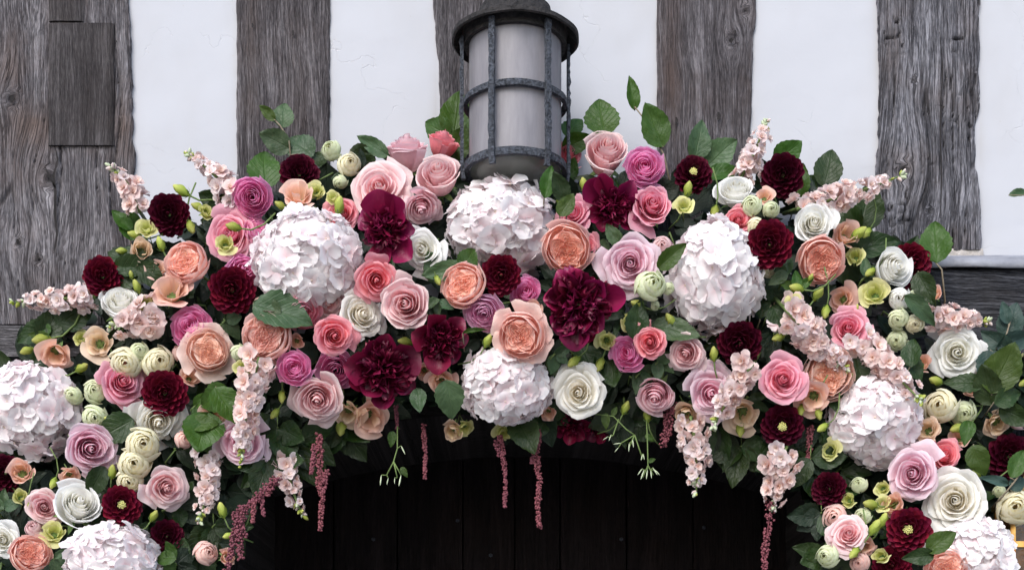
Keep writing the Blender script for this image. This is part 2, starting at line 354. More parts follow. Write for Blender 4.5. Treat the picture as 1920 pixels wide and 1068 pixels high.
def slab(name, px0, px1, py0, py1, yf, depth, mat, parent, relief=.002, rag=3.0, axis='Z', seed=0, step=(4, 6), xl=None, xr=None, pb=None, crackd=.004, knots=(), brown=(), flow=10.0, fiss=0.0):
    """a timber seen between picture columns px0..px1 and rows py0..py1: uneven edges and a split, grained face"""
    nx = max(4, int((px1 - px0) / step[0])); nz = max(4, int((py1 - py0) / step[1]))
    u = np.linspace(0, 1, nx + 1); v = np.linspace(0, 1, nz + 1)
    U, Vv = np.meshgrid(u, v)
    PY0 = py0 + (py1 - py0) * Vv
    L = (np.interp(PY0, *zip(*xl)) if xl else px0) + rag * (fbm(PY0 / 26 + seed * 9, np.zeros_like(PY0) + seed, 5) - .5) * 3
    R = (np.interp(PY0, *zip(*xr)) if xr else px1) + rag * (fbm(PY0 / 26 + seed * 9 + 77, np.zeros_like(PY0) + seed + 40, 5) - .5) * 3
    PX = L + (R - L) * U
    B = (pb(PX) if pb else py1) + rag * .5 * (fbm(PX / 30 + seed, PX * 0 + 3 + seed, 3) - .5)
    T = py0 + rag * .5 * (fbm(PX / 30 + seed, PX * 0 + 93 + seed, 3) - .5)
    PY = T + (B - T) * Vv
    a, c = (PX, PY) if axis == 'Z' else (PY, PX)
    sc_ = (PX / 230, PY / 330) if axis == 'Z' else (PX / 330, PY / 230)
    ga = a + flow * 2 * (fbm(sc_[0] + seed * 3.1, sc_[1] + 5, 3) - .5) * 2.2 + 2.5 * (vn(a / 40 + seed, c / 60) - .5)
    kn = np.zeros_like(PX)
    for kx, ky, kr, ks in knots:
        dx, dz = PX - kx, PY - ky
        if axis == 'Z': q = np.exp(-(dx * dx + (dz / 2.0) ** 2) / kr ** 2); ga = ga - dx * q * ks
        else: q = np.exp(-((dx / 2.0) ** 2 + dz * dz) / kr ** 2); ga = ga - dz * q * ks
        d_ = np.sqrt(dx * dx + dz * dz) / kr; kn = np.maximum(kn, np.clip(1.5 - d_ * 6, 0, 1)); ga = ga + 5 * np.sin(d_ * 16) * np.exp(-(d_ * 2.2) ** 2)
    gr = fbm(ga / 9 + seed * 3, c / 120, 4)
    cr = np.clip(1 - np.abs(vn(ga / 22 + seed * 7, c / 240 + seed) - .5) * 20, 0, 1) * np.clip((fbm(PX / 90, PY / 90 + seed, 3) - .42) * 6, 0, 1)
    cross = np.clip(1 - np.abs(vn(ga / 16 + seed, c / 13 + seed * 2) - .5) * 12, 0, 1) * np.clip((fbm(PX / 60 + 9, PY / 80 + seed, 3) - .60) * 9, 0, 1)
    cr = np.maximum(cr, cross * fiss); ck = np.maximum(cr * fiss, kn)
    br = np.zeros_like(PX)
    for bx, by, rx_, ry_, am in brown: br = np.maximum(br, am * np.exp(-((PX - bx) / rx_) ** 2 - ((PY - by) / ry_) ** 2))
    dy = -relief * (gr - .5) * 2 + crackd * np.maximum(cr, kn) - relief * 1.5 * (fbm(PX / 70 + 3, PY / 90 + seed, 2) - .5)
    edge = np.minimum(np.minimum(PX - L, R - PX) / 7, 1); dy = dy + .004 * (1 - np.clip(edge, 0, 1)) ** 2
    k = (D + yf) / D
    X = (PX - 960) / 1000 * k; Z = ZCAM + ((534 - PY) / 1000 + RISE) * k
    P = np.stack([X, yf + dy, Z], -1)
    n1, n2 = P.shape[:2]
    V = P.reshape(-1, 3); F = gridf(n1, n2)
    loop = [i for i in range(n2)] + [j * n2 + n2 - 1 for j in range(1, n1)] + [(n1 - 1) * n2 + i for i in range(n2 - 2, -1, -1)] + [j * n2 for j in range(n1 - 2, 0, -1)]
    back = V[loop].copy(); back[:, 1] = yf + depth
    o = len(V); m = len(loop)
    F = [f[::-1] for f in F] + [(loop[i], loop[(i + 1) % m], o + (i + 1) % m, o + i) for i in range(m)]
    ex_ = lambda q: np.concatenate([q.ravel(), q.ravel()[loop]])
    me = mesh(name, np.concatenate([V, back]), F, {'gx': ex_(ga / 1000), 'gz': ex_(c / 1000), 'crk': ex_(ck), 'brn': ex_(br)}, smooth=True)
    me.polygons.foreach_set('use_smooth', [True] * len(me.polygons))
    try: me.set_sharp_from_angle(angle=math.radians(50))
    except Exception: pass
    return obj(name, me, mat, parent)

def block(name, px0, px1, py0, py1, y0, y1, mat, parent):
    a = at(px0, py1, y0); b = at(px1, py0, y0)
    return obj(name, MB().box((a.x, y0, a.z), (b.x, y1, b.z)).mesh(name, smooth=False), mat, parent)

YP = .200   # plaster face
YW = .191   # oak post face
# plaster panels, butted behind the posts
cuts = [-900, -650, -255, 90, 530, 905, 1325, 1745, 2160, 2560, 2900]
for i in range(len(cuts) - 1):
    px0, px1 = cuts[i], cuts[i + 1]
    low = 604 if px1 < 100 else 640 if px1 < 1750 else 495
    nx, nz = 120, 120
    U, Vv = np.meshgrid(np.linspace(0, 1, nx), np.linspace(0, 1, nz))
    PX = px0 + (px1 - px0) * U; PY = -420 + (low + 420) * Vv
    k = (D + YP) / D
    dy = -.004 * (fbm(PX / 120 + i, PY / 120, 3) - .5) + (.006 * np.clip((PY - (low - 70)) / 70, 0, 1) * -fbm(PX / 40, PY / 25, 3) if low == 495 else 0)
    P = np.stack([(PX - 960) / 1000 * k, YP + dy, ZCAM + ((534 - PY) / 1000 + RISE) * k], -1)
    V = P.reshape(-1, 3); F = [f[::-1] for f in gridf(nz, nx)]
    Vb = V.copy(); Vb[:, 1] = YP + .15
    ED = [243, 443, 618, 817, 1000, 1233, 1412, 1646, 1838]
    st = np.exp(-np.min([np.abs(PX - e_) for e_ in ED], axis=0) / 9.0) * (.25 + 1.2 * np.clip(fbm(PX / 30 + 5, PY / 55, 4) - .38, 0, 1))
    st = np.maximum(st, .35 * np.clip(fbm(PX / 90 + 2 * i, PY / 200 + 7, 4) - .52, 0, 1) * 3)
    obj('plaster_panel', mesh('plaster_panel', V, F, {'stain': st}), M['plaster'], house)

P1 = slab('oak_post', -70, 245, -420, 607, YW - .004, .12, M['wood1'], house, .003, 3.4, seed=1,
          xr=[(-420, 236), (0, 240), (60, 240), (150, 247), (165, 243), (300, 249), (420, 250), (607, 250)], crackd=.006, step=(3, 5), knots=[(22, 186, 40, .8), (92, 335, 45, .9), (35, 455, 28, .7), (72, 486, 26, .7), (210, 520, 30, .6)], brown=[(60, 232, 42, 38, .8), (232, 240, 16, 70, .6), (120, 20, 30, 60, .4), (20, 90, 18, 50, .3)], flow=9, fiss=.75)
slab('oak_post', 443, 618, -420, 560, YW, .12, M['wood2'], house, .0013, 1.8, seed=2, crackd=.002, step=(3, 5), brown=[(470, 90, 14, 140, .5), (560, 210, 30, 120, .4)], flow=5, fiss=.15)
slab('oak_post', 816, 1000, -420, 560, YW, .12, M['wood3'], house, .0018, 2.6, seed=3, xl=[(-420, 812), (0, 813), (60, 816), (110, 822), (240, 823), (560, 826)], crackd=.003, step=(3, 5), flow=6, fiss=.3)
slab('oak_post', 1232, 1418, -420, 560, YW, .12, M['wood4'], house, .0018, 1.4, seed=4, xl=[(-420, 1233), (560, 1233)], xr=[(-420, 1424), (0, 1418), (50, 1417), (60, 1414), (250, 1408), (560, 1404)], crackd=.003, step=(3, 5), knots=[(1371, 76, 22, .9), (1398, 20, 22, .8), (1347, 217, 12, .6)], brown=[(1256, 110, 20, 120, .85)], flow=9, fiss=.25)
slab('oak_post', 1650, 1838, -420, 468, YW - .004, .12, M['wood5'], house, .0038, 2.6, seed=5, xl=[(-420, 1648), (0, 1648), (200, 1650), (470, 1641)], xr=[(-420, 1838), (0, 1839), (200, 1838), (240, 1832), (330, 1834), (468, 1841)], crackd=.007, step=(3, 5), knots=[(1712, 150, 18, .5), (1695, 320, 46, .6), (1745, 395, 24, .5)], brown=[(1672, 110, 18, 60, .5)], flow=8, fiss=1.0)
for c_, m_, s_ in ((-255, 'wood3', 6), (-650, 'wood2', 7)):
    slab('oak_post', c_ - 90, c_ + 90, -420, 600, YW, .12, M[m_], house, .002, 2, seed=s_, step=(8, 16))
for c_, m_, s_ in ((2160, 'wood3', 8), (2560, 'wood2', 9)):
    slab('oak_post', c_ - 90, c_ + 90, -420, 468, YW, .12, M[m_], house, .002, 2, seed=s_, step=(8, 16))
# boards let into the broad post
slab('patch_board', 90, 213, 43, 272, YW - .011, .02, M['patch'], P1, .0010, .5, seed=11, crackd=0, flow=6)
slab('patch_board', 90, 156, -160, 39, YW - .009, .02, M['patch'], P1, .0010, .5, seed=12, crackd=0)
# open shakes and peg holes: dark slivers laid on the face, inner shade painted in
def painted_shake(parent, pts, wd, y):
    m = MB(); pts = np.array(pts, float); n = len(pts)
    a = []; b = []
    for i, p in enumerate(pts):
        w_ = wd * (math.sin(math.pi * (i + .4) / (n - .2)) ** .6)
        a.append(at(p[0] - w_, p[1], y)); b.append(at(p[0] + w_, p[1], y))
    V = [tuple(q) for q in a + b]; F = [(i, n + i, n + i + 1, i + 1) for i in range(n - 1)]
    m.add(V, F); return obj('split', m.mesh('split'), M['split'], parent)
M['split'] = plain_mat('split_painted_shade', (.010, .009, .009), (.03, .026, .026), rough=.95)
painted_shake(P1, [(104, 276), (108, 300), (100, 330), (104, 360), (103, 400), (107, 440), (101, 475)], 2.6, YW - .0105)
painted_shake(P1, [(84, 312), (92, 330), (104, 352)], 2.2, YW - .0105)
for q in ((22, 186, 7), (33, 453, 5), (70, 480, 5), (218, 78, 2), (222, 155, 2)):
    painted_shake(P1, [(q[0], q[1] - q[2]), (q[0] + .5, q[1]), (q[0], q[1] + q[2])], q[2] * .55, YW - .0105)
P5 = [o for o in house.children if o.name.startswith('oak_post')][4]
P4 = [o for o in house.children if o.name.startswith('oak_post')][3]
P2 = [o for o in house.children if o.name.startswith('oak_post')][1]
painted_shake(P5, [(1762, 60), (1768, 130), (1764, 195), (1763, 260), (1766, 340), (1763, 410)], 1.5, YW - .012)
painted_shake(P5, [(1752, 198), (1760, 197), (1769, 199), (1768, 204)], 3.0, YW - .012)
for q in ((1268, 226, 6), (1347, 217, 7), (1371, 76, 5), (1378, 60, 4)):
    painted_shake(P4, [(q[0], q[1] - q[2]), (q[0] + 1, q[1]), (q[0], q[1] + q[2])], q[2] * .45, YW - .006)
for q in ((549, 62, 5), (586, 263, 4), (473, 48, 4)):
    painted_shake(P2, [(q[0], q[1] - q[2]), (q[0] + 1, q[1]), (q[0], q[1] + q[2])], q[2] * .5, YW - .006)

# bed of mortar and lead drip over the beam on one side
slab('mortar_bed', 1640, 1846, 466, 486, YW - .001, .05, M['mortar'], house, .003, 3, seed=15, axis='X', crackd=0)
def lead_strip():
    px = np.linspace(1690, 2900, 120); n = len(px)
    wav = 1.6 * np.sin(px / 37) + 2.2 * (fbm(px / 60, px * 0 + 2, 3) - .5)
    rows = [(.200, 478, 0), (.118, 484, .4), (.112, 486, .6), (.110, 499, 1), (.114, 502, 1), (.122, 501, 1)]
    V = []
    for y, py, wv in rows:
        for i in range(n): V.append(tuple(at(px[i], py + wav[i] * wv, y + .002 * math.sin(px[i] / 23) * wv)))
    return obj('lead_drip', mesh('lead_drip', V, gridf(len(rows), n)), M['lead'], house)
lead_strip()
slab('oak_beam', 1600, 2900, 505, 668, .125, .3, M['beam'], house, .0025, 3, axis='X', seed=21, step=(11, 6), crackd=.004)
slab('oak_beam', -900, 260, 610, 668, .150, .3, M['beaml'], house, .002, 3, axis='X', seed=22, step=(11, 5), crackd=.004)
head = lambda px: 772 + 48 * ((px - 985) / 400.0) ** 2
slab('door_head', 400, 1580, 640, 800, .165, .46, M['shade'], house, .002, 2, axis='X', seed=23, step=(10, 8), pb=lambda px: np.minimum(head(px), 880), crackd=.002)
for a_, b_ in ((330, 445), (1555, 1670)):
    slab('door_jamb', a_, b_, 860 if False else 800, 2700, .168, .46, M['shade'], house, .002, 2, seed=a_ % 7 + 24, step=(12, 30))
# dark boarding to either side of the door
def boarding(a, b, top, step_):
    x = a
    while x < b:
        slab('wall_board', x + 1, min(b, x + step_) - 1, top, 2700, .235 + .004 * RND.random(), .05, M['beam'], house, .0015, 1, seed=int(x) % 50, step=(18, 60))
        x += step_
boarding(-900, 330, 668, 150); boarding(1670, 2900, 668, 150)
# brass lamp beside the door, half behind the flowers
lamp = empty('brass_lamp', Matrix.Translation(at(1924, 1020, .06))); tag(lamp, 'polished brass lamp half hidden behind the cream rose and hydrangea', 'lamp')
def lamp_part(name, boxes, mat):
    m = MB()
    for lo, hi in boxes: m.box(lo, hi)
    return obj(name, m.mesh(name, smooth=False), mat, lamp)
W_, H_ = .042, .075
for sx in (-1, 1):
    for sy in (-1, 1): lamp_part('corner_post', [((sx * W_ - .005, sy * W_ - .005, -H_), (sx * W_ + .005, sy * W_ + .005, H_))], M['brass'])
for z_ in (-H_, -.006, H_):
    lamp_part('frame_band', [((-W_ - .008, -W_ - .008, z_ - .0055), (W_ + .008, -W_ - .0055, z_ + .0055)), ((-W_ - .008, W_ + .0055, z_ - .0055), (W_ + .008, W_ + .008, z_ + .0055)),
              ((-W_ - .008, -W_ - .0054, z_ - .0055), (-W_ - .0055, W_ + .0054, z_ + .0055)), ((W_ + .0055, -W_ - .0054, z_ - .0055), (W_ + .008, W_ + .0054, z_ + .0055))], M['brass'])
for a_ in range(4):
    o_ = lamp_part('pane', [((-W_ + .005, -W_ - .001, -H_), (W_ - .005, -W_ + .001, H_))], M['lamp_glass']); o_.matrix_basis = Matrix.Rotation(a_ * math.pi / 2, 4, 'Z')
V_, F_ = tube([(0, 0, H_ + .004), (0, 0, H_ + .03), (0, 0, H_ + .05), (0, 0, H_ + .06)], [.062, .035, .014, .006], 4); obj('cap', mesh('cap', V_, F_, smooth=False), M['brass'], lamp, Matrix.Rotation(math.pi / 4, 4, 'Z'))
obj('lamp_holder', MB().tube([(0, 0, -H_), (0, 0, -.02)], [.02, .014], 12).mesh('lamp_holder'), M['brass'], lamp)
obj('wall_arm', MB().tube([(0, .0, -H_ - .004), (0, .08, -H_ - .02), (0, .152, -H_ + .01)], .007, 8).mesh('wall_arm'), M['brass'], lamp)
# added unseen backing and top slab, keeping sky light out behind the door
bw = MB(); a_ = at(-900, 2800, .66); b_ = at(2900, -420, .66)
bw.box((a_.x, .66, 0), (b_.x, .80, b_.z)); bw.box((a_.x, .36, b_.z - .1), (b_.x, .655, b_.z))
tag(obj('light_block_wall', bw.mesh('light_block_wall', smooth=False), M['door'], LIGHT_BLOCK))

# planked door
door = empty('plank_door'); tag(door, 'dark stained oak plank door deep in shadow under the flower arch', 'door')
seams = [395, 500, 625, 745, 868, 965, 1050, 1175, 1300, 1430, 1500, 1605]
for i in range(len(seams) - 1):
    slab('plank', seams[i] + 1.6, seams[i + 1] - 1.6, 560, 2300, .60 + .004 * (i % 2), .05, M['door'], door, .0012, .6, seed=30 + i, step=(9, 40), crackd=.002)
nails = [(1320, 988), (858, 975), (1165, 1010), (920, 1040), (700, 1010)]
for px, py in nails:
    c_ = at(px, py, .593); obj('nail_head', MB().blob(tuple(c_), (.005, .004, .005)).mesh('nail_head'), M['iron'], door)

# ------------------------------------------------------------------ the lantern
def lathe(prof, c, n=48, wob=0.0):
    V = []; m = len(prof)
    for k in range(n):
        t = 2 * math.pi * k / n
        for r, z in prof:
            r2 = r * (1 + wob * math.sin(5 * t + z * 40) + wob * .7 * math.sin(11 * t + 1))
            V.append((c.x + r2 * math.sin(t), c.y - r2 * math.cos(t), z))
    F = [(k * m + j, k * m + j + 1, ((k + 1) % n) * m + j + 1, ((k + 1) % n) * m + j) for k in range(n) for j in range(m - 1)]
    return np.array(V), F
def zof(py, y): return ZCAM + ((534 - py) / 1000 + RISE) * (D + y) / D

LY = .03; LC = Vector((at(966, 0, LY).x, LY, 0))
zc_, zm_, zb_ = zof(76, LY), zof(153, LY - .097), zof(281, LY - .097)
lan = empty('wall_lantern', Matrix.Translation(Vector((LC.x, LC.y, zb_))))
tag(lan, 'weathered black iron wall lantern with frosted glass cylinder above the flowers', 'lantern')
INV = Matrix.Translation(-Vector((LC.x, LC.y, zb_)))
def lpart(name, V, F, mat, smooth=True):
    V = np.asarray(V) - np.array([LC.x, LC.y, zb_])
    me = mesh(name, V, F, smooth=smooth)
    try: me.set_sharp_from_angle(angle=math.radians(40))
    except Exception: pass
    return obj(name, me, mat, lan)
lpart('cap', *lathe([(.094, zc_ + .002), (.1, zc_ + .012), (.108, zc_ + .004), (.117, zc_ - .006), (.1205, zc_ - .004), (.1205, zc_ + .004), (.108, zc_ + .011), (.072, zc_ + .018), (.068, zc_ + .055), (.05, zc_ + .075), (.022, zc_ + .085), (.018, zc_ + .13), (.0, zc_ + .135)], LC, 56, .006), M['iron_dark'])
lpart('collar', *lathe([(.0885, zc_ - .014), (.097, zc_ - .014), (.0975, zc_ + .011), (.0885, zc_ + .011)], LC, 48, .004), M['iron_dark'])
lpart('glass_cylinder', *lathe([(.0875, zb_ + .006), (.0875, zc_ + .01)], LC, 64), M['frost'])
lpart('base_glass', *lathe([(.0865, zb_ - .003), (.075, zb_ - .014), (.045, zb_ - .024), (.0, zb_ - .028)], LC, 48), M['base_glass'])
for z, h in ((zm_, .0058), (zb_, .0070)):
    lpart('ring', *lathe([(.0905, z - h), (.0985, z - h), (.0992, z), (.0985, z + h), (.0905, z + h), (.0905, z - h)], LC, 56, .006), M['iron'])
for k in range(6):
    t = math.radians(-25 + 61 * k); nseg = 40; V = []; rs = np.random.RandomState(k)
    for i in range(nseg + 1):
        q = i / nseg; z = lerp(zb_ - .022, zc_ - .003, q); r0 = .0995 - .004 * max(0, 1 - q * 14)
        wdt = .0056 * (1 + .30 * (rs.rand() - .5)); th = .0058 * (1 + .6 * (rs.rand() - .5))
        for s_, rr in ((-1, r0), (1, r0), (1, r0 + th), (-1, r0 + th)):
            V.append((LC.x + rr * math.sin(t) + s_ * wdt * math.cos(t), LC.y - rr * math.cos(t) + s_ * wdt * math.sin(t), z))
    F = [(i * 4 + a, i * 4 + (a + 1) % 4, (i + 1) * 4 + (a + 1) % 4, (i + 1) * 4 + a) for i in range(nseg) for a in range(4)] + [(3, 2, 1, 0), (nseg * 4, nseg * 4 + 1, nseg * 4 + 2, nseg * 4 + 3)]
    lpart('cage_bar', V, F, M['iron'])
m = MB(); m.tube([(LC.x, LC.y, zc_ + .12), (LC.x, LC.y + .01, zc_ + .2), (LC.x, LC.y + .06, zc_ + .25), (LC.x, .192, zc_ + .22)], .011, 8)
m.tube([(LC.x, LC.y + .09, zb_ + .02), (LC.x, .196, zb_ + .02)], .008, 6)
lpart('wall_bracket', np.concatenate(m.V), m.F, M['iron_dark'])
m = MB(); m.tube([(LC.x, LC.y, zc_ - .09), (LC.x, LC.y, zc_ + .02)], [.018, .022], 12); m.blob((LC.x, LC.y, zc_ - .11), (.026, .026, .034))
lpart('bulb', np.concatenate(m.V), m.F, M['frost'])

# ------------------------------------------------------------------ flower shapes (unit size: radius 1, facing +Z)
def petal_grid(fn, nu, nv, ring, name='petal'):
    u = np.linspace(-1, 1, nu); v = np.linspace(0, 1, nv)
    U, Vv = np.meshgrid(u, v)
    P = fn(U, Vv)
    return mesh(name, P.reshape(-1, 3), gridf(nv, nu), {'fac': Vv, 'ring': np.clip(Vv * 1.5, 0, 1) if ring is None else np.full_like(Vv, ring)})

def wrap_petal(rs, s, phi, rt, zt, half, c_in, c_out, skew, tipw=.03, nu=9, nv=8, corner=.22, name='petal', tilt=0.0, freq=1.0):
    """a petal wrapped round the flower axis; c_in/c_out are bezier profiles (r,z) blended by s"""
    prof = [(lerp(a[0], b[0], s), lerp(a[1], b[1], s)) for a, b in zip(c_in, c_out)]
    ph = rs.uniform(0, 6.28); amp = tipw * (.4 + .8 * s)
    lop = rs.uniform(-.14, .14); tl = rs.uniform(-tilt, tilt)
    def fn(U, V):
        ve = V * (1 - corner * np.abs(U + lop) ** 2.6)
        q = bez(*prof, ve)
        r = q[..., 0]; z = q[..., 1]
        r = r * (1 + skew * U)
        r = r + s * .05 * np.abs(U) ** 2 * V ** 3 + amp * np.sin(U * 5 * freq + ph) * V ** 2
        z = z + amp * 1.1 * np.sin(U * 6.3 * freq + ph * 2) * V ** 3 + tl * U * V * (.3 + .7 * s) - s * .05 * np.abs(U) ** 2 * V ** 3
        a = phi + U * half * (.5 + .5 * np.sin(np.minimum(V * 1.5, 1) * math.pi / 2))
        return np.stack([r * np.cos(a), r * np.sin(a), z], -1)
    return petal_grid(fn, nu, nv, s, name)

def calyx_parts(rs, r=.34, L=.62):
    m = MB()
    m.add(*[x for x in (lambda V, F: (V, F))(*tube([(0, 0, -.34), (0, 0, -.2), (0, 0, -.02)], [.08, .2, .2], 8))])
    for k in range(5):
        a = k * 1.2566 + .3; V = []
        for j in range(5):
            q = j / 4; rr = .12 + L * q; zz = -.12 + .10 * math.sin(q * 2.6) - .25 * q * q; ww = .12 * math.sin(math.pi * (.15 + .83 * q))
            for sg in (-1, 0, 1):
                V.append((rr * math.cos(a) - sg * ww * math.sin(a), rr * math.sin(a) + sg * ww * math.cos(a), zz + .03 * abs(sg)))
        m.add(V, gridf(5, 3))
    return m.mesh('calyx')
def stem_mesh(rs, L=1.5, r=.055):
    b1, b2 = rs.uniform(-.25, .25, 2)
    return mesh('stem', *tube([(b1 * q * q, b2 * q * q, -.3 - q * L) for q in np.linspace(0, 1, 5)], r, 6))

def tea(seed, n=27, H=.95, opening=1.0, drop=.62, skew0=.12, corner=.30, tilt=.18, guard=0):
    rs = np.random.RandomState(seed); out = []
    g0 = rs.uniform(0, 6.28)
    for i in range(guard):
        rt = rs.uniform(1.10, 1.30); zt = rs.uniform(-.02, .28)
        prof = [(.10, -.10), (.6 * rt, -.22), (.82 * rt, .30 + zt * .4), (rt, zt)]
        out.append(('petal', wrap_petal(rs, 1, g0 + i * rs.uniform(.9, 2.2), rt, zt, math.radians(rs.uniform(34, 46)), prof, prof, rs.uniform(-.08, .08), .06, corner=.22, tilt=.22)))
    for i in range(n):
        s = i / (n - 1); phi = i * 2.39996 + rs.uniform(-.4, .4)
        jit = .09 if s < .6 else .12
        rt = (.035 + .965 * s ** 1.0) * (1 + rs.uniform(-jit, jit))
        zt = H * (1 - drop * s ** 1.3) * (1 + rs.uniform(-.05, .05))
        half = math.radians(lerp(125, 50, s ** .5))
        q = min(1, s / .22)
        cin = [(.05, .0), (rt * .8 + .10, .20 * zt), (rt * .80 + .05, .80 * zt), (rt * lerp(.55, 1.02, q), zt)]
        f = opening
        cout = [(.10, -.06), (.80 * rt, -.10), (lerp(.98, .80, f) * rt, 1.10 * zt + .12 * f), (lerp(.82, 1.06, f) * rt, zt * lerp(1.1, .72, f))]
        out.append(('petal', wrap_petal(rs, s, phi, rt, zt, half, cin, cout, skew0 * (1.5 - .9 * s), min(.045, tilt * .25), corner=corner, tilt=tilt)))
    return out
def with_green(parts, seed, L=1.5):
    rs = np.random.RandomState(seed)
    return parts + [('calyx', calyx_parts(rs)), ('stem', stem_mesh(rs, L))]

def cup(seed, quarters=4, nest=5, splay=0):
    rs = np.random.RandomState(seed); out = []
    # crowded folded petals of the rosette
    for q in range(quarters):
        ax = q * 2 * math.pi / quarters + rs.uniform(-.2, .2)
        for k in range(nest):
            s = .08 + .5 * k / nest
            a = .16 + .56 * (k + .6) / nest * rs.uniform(.92, 1.06); wd = (.06 + .36 * (k + .5) / nest) * (4 / quarters) ** .6
            top = .70 - .07 * k / nest + rs.uniform(-.04, .04); ph = rs.uniform(0, 6.28); sk = rs.uniform(-.12, .12)
            def fn(U, V, a=a, wd=wd, top=top, ph=ph, sk=sk, ax=ax):
                rr = a * (1 - np.abs(U) ** 2.4) + .03
                lat = wd * (np.sin(U * 1.45)) + sk * rr + .035 * np.sin(U * 7 + ph) * V
                rr = rr + .03 * np.sin(U * 9 + ph) * V
                z = .42 + (top - .42) * V * (1 - .08 * np.sin(U * 6 + ph)) - .16 * (1 - np.minimum(rr / .5, 1)) * V
                lean = 1 + .10 * V
                x = rr * lean * math.cos(ax) - lat * math.sin(ax); y = rr * lean * math.sin(ax) + lat * math.cos(ax)
                return np.stack([x, y, z], -1)
            out.append(('petal', petal_grid(fn, 13, 4, s)))
    def disc(U, V):
        a = U * math.pi; r = .62 * V; return np.stack([r * np.cos(a), r * np.sin(a), .47 + .06 * V + 0 * U], -1)
    out.append(('petal', petal_grid(disc, 16, 4, .05)))
    for k in range(7):
        def fn(U, V, k=k, ph=rs.uniform(0, 6.28)):
            a = k * 2.4 + U * .9; r = .05 + .022 * k + .02 * V + .02 * np.sin(U * 5 + ph); return np.stack([r * np.cos(a), r * np.sin(a), .42 + .20 * V + .03 * np.sin(U * 4 + ph)], -1)
        out.append(('petal', petal_grid(fn, 7, 4, .04)))
    n = 13
    for i in range(n):
        s = .62 + .38 * i / (n - 1); phi = i * 2.39996 + rs.uniform(-.2, .2)
        t = i / (n - 1); rt = lerp(.74, .98, t) * rs.uniform(.96, 1.04); zt = lerp(.74, .50, t)
        prof = [(.08, -.05), (1.0 * rt, -.10), (1.08 * rt, .55 * zt), (lerp(.90, 1.0, t) * rt, zt)]
        out.append(('petal', wrap_petal(rs, s, phi, rt, zt, math.radians(52), prof, prof, .05, .028)))
    for i in range(splay):
        phi = i * 6.283 / max(1, splay) + rs.uniform(-.25, .25); rt = 1.28 * rs.uniform(.92, 1.06)
        prof = [(.08, -.06), (.7 * rt, -.12), (.85 * rt, .22), (rt, .12)]
        out.append(('petal', wrap_petal(rs, 1, phi, rt, .2, math.radians(34), prof, prof, .03, .05)))
    return out

def ran(seed, n=30):
    rs = np.random.RandomState(seed); out = []
    for i in range(n):
        s = i / (n - 1); phi = i * 2.39996 + rs.uniform(-.2, .2)
        rt = .07 + .93 * s ** .82; zt = .85 * (1 - .55 * s ** 1.3 - .12 * (1 - s) ** 4) * rs.uniform(.97, 1.03)
        half = math.radians(lerp(100, 44, s ** .5))
        cin = [(.05, 0), (rt * .9 + .12, .15 * zt), (rt * .9 + .04, .85 * zt), (rt * .98, zt)]
        cout = [(.10, -.05), (1.02 * rt, -.12), (1.05 * rt, .7 * zt), (.98 * rt, zt * .98)]
        out.append(('petal', wrap_petal(rs, s, phi, rt, zt, half, cin, cout, .06, .045, nu=9, nv=6, tilt=.10)))
    return out

def globe(seed, n=19):
    """small half-open spray rose"""
    rs = np.random.RandomState(seed); out = []
    for i in range(n):
        s = i / (n - 1); phi = i * 2.39996 + rs.uniform(-.25, .25)
        rt = .10 + .86 * s ** .8; zt = 1.12 * (1 - .34 * s ** 2 - .08 * (1 - s) ** 3) * rs.uniform(.95, 1.05)
        cin = [(.05, 0), (rt + .3, .1 * zt), (rt + .2, .9 * zt), (rt * .6, zt)]
        cout = [(.10, -.1), (1.18 * rt, -.15), (1.20 * rt, .7 * zt), (.80 * rt, zt)]
        out.append(('petal', wrap_petal(rs, s, phi, rt, zt, math.radians(lerp(100, 54, s)), cin, cout, .05, .035, nu=8, nv=7)))
    return out

def flat_petal(L, W, prof, tip=1.6, cupz=.15, ruffle=.05, nu=7, nv=7, ring=.5, seed=0, w0=.18, name='petal', notch=0.0, peak=.62):
    """a free petal along +Y: centre line bezier (y,z), half width W"""
    rs = np.random.RandomState(seed); ph = rs.uniform(0, 6.28, 3)
    def fn(U, V):
        q = bez(*prof, V)
        wv = np.interp(V, [0, .25, peak, .85, 1], [w0, .62, 1, .78, .30 / tip * 1.6])
        ye = q[..., 0] * L; z = q[..., 1] * L
        lat = U * W * wv
        ye = ye - L * .10 * np.abs(U) ** 2 * V ** 2 - notch * L * np.exp(-(U * 3) ** 2) * V ** 6
        z = z + cupz * (np.abs(U) ** 2) * W * wv + ruffle * L * (np.sin(U * 4.2 + ph[0]) * V ** 2 + .6 * np.sin(U * 9 + V * 4 + ph[1]) * V ** 3)
        return np.stack([lat, ye, z], -1)
    return petal_grid(fn, nu, nv, ring, name)

# ---- placing
def basis(p, tx, tz, roll=0.0):
    v = (Vector((0, -D, ZCAM)) - p).normalized()
    f = (v + Vector((tx, 0, tz)) * 1.0).normalized()
    if abs(tx) + abs(tz) > 1.1: f = (v * .55 + Vector((tx, 0, tz))).normalized()
    up = Vector((0, 0, 1)) if abs(f.z) < .95 else Vector((0, 1, 0))
    x = up.cross(f).normalized(); y = f.cross(x)
    return Matrix((x, y, f)).transposed().to_4x4() @ Matrix.Rotation(roll, 4, 'Z')

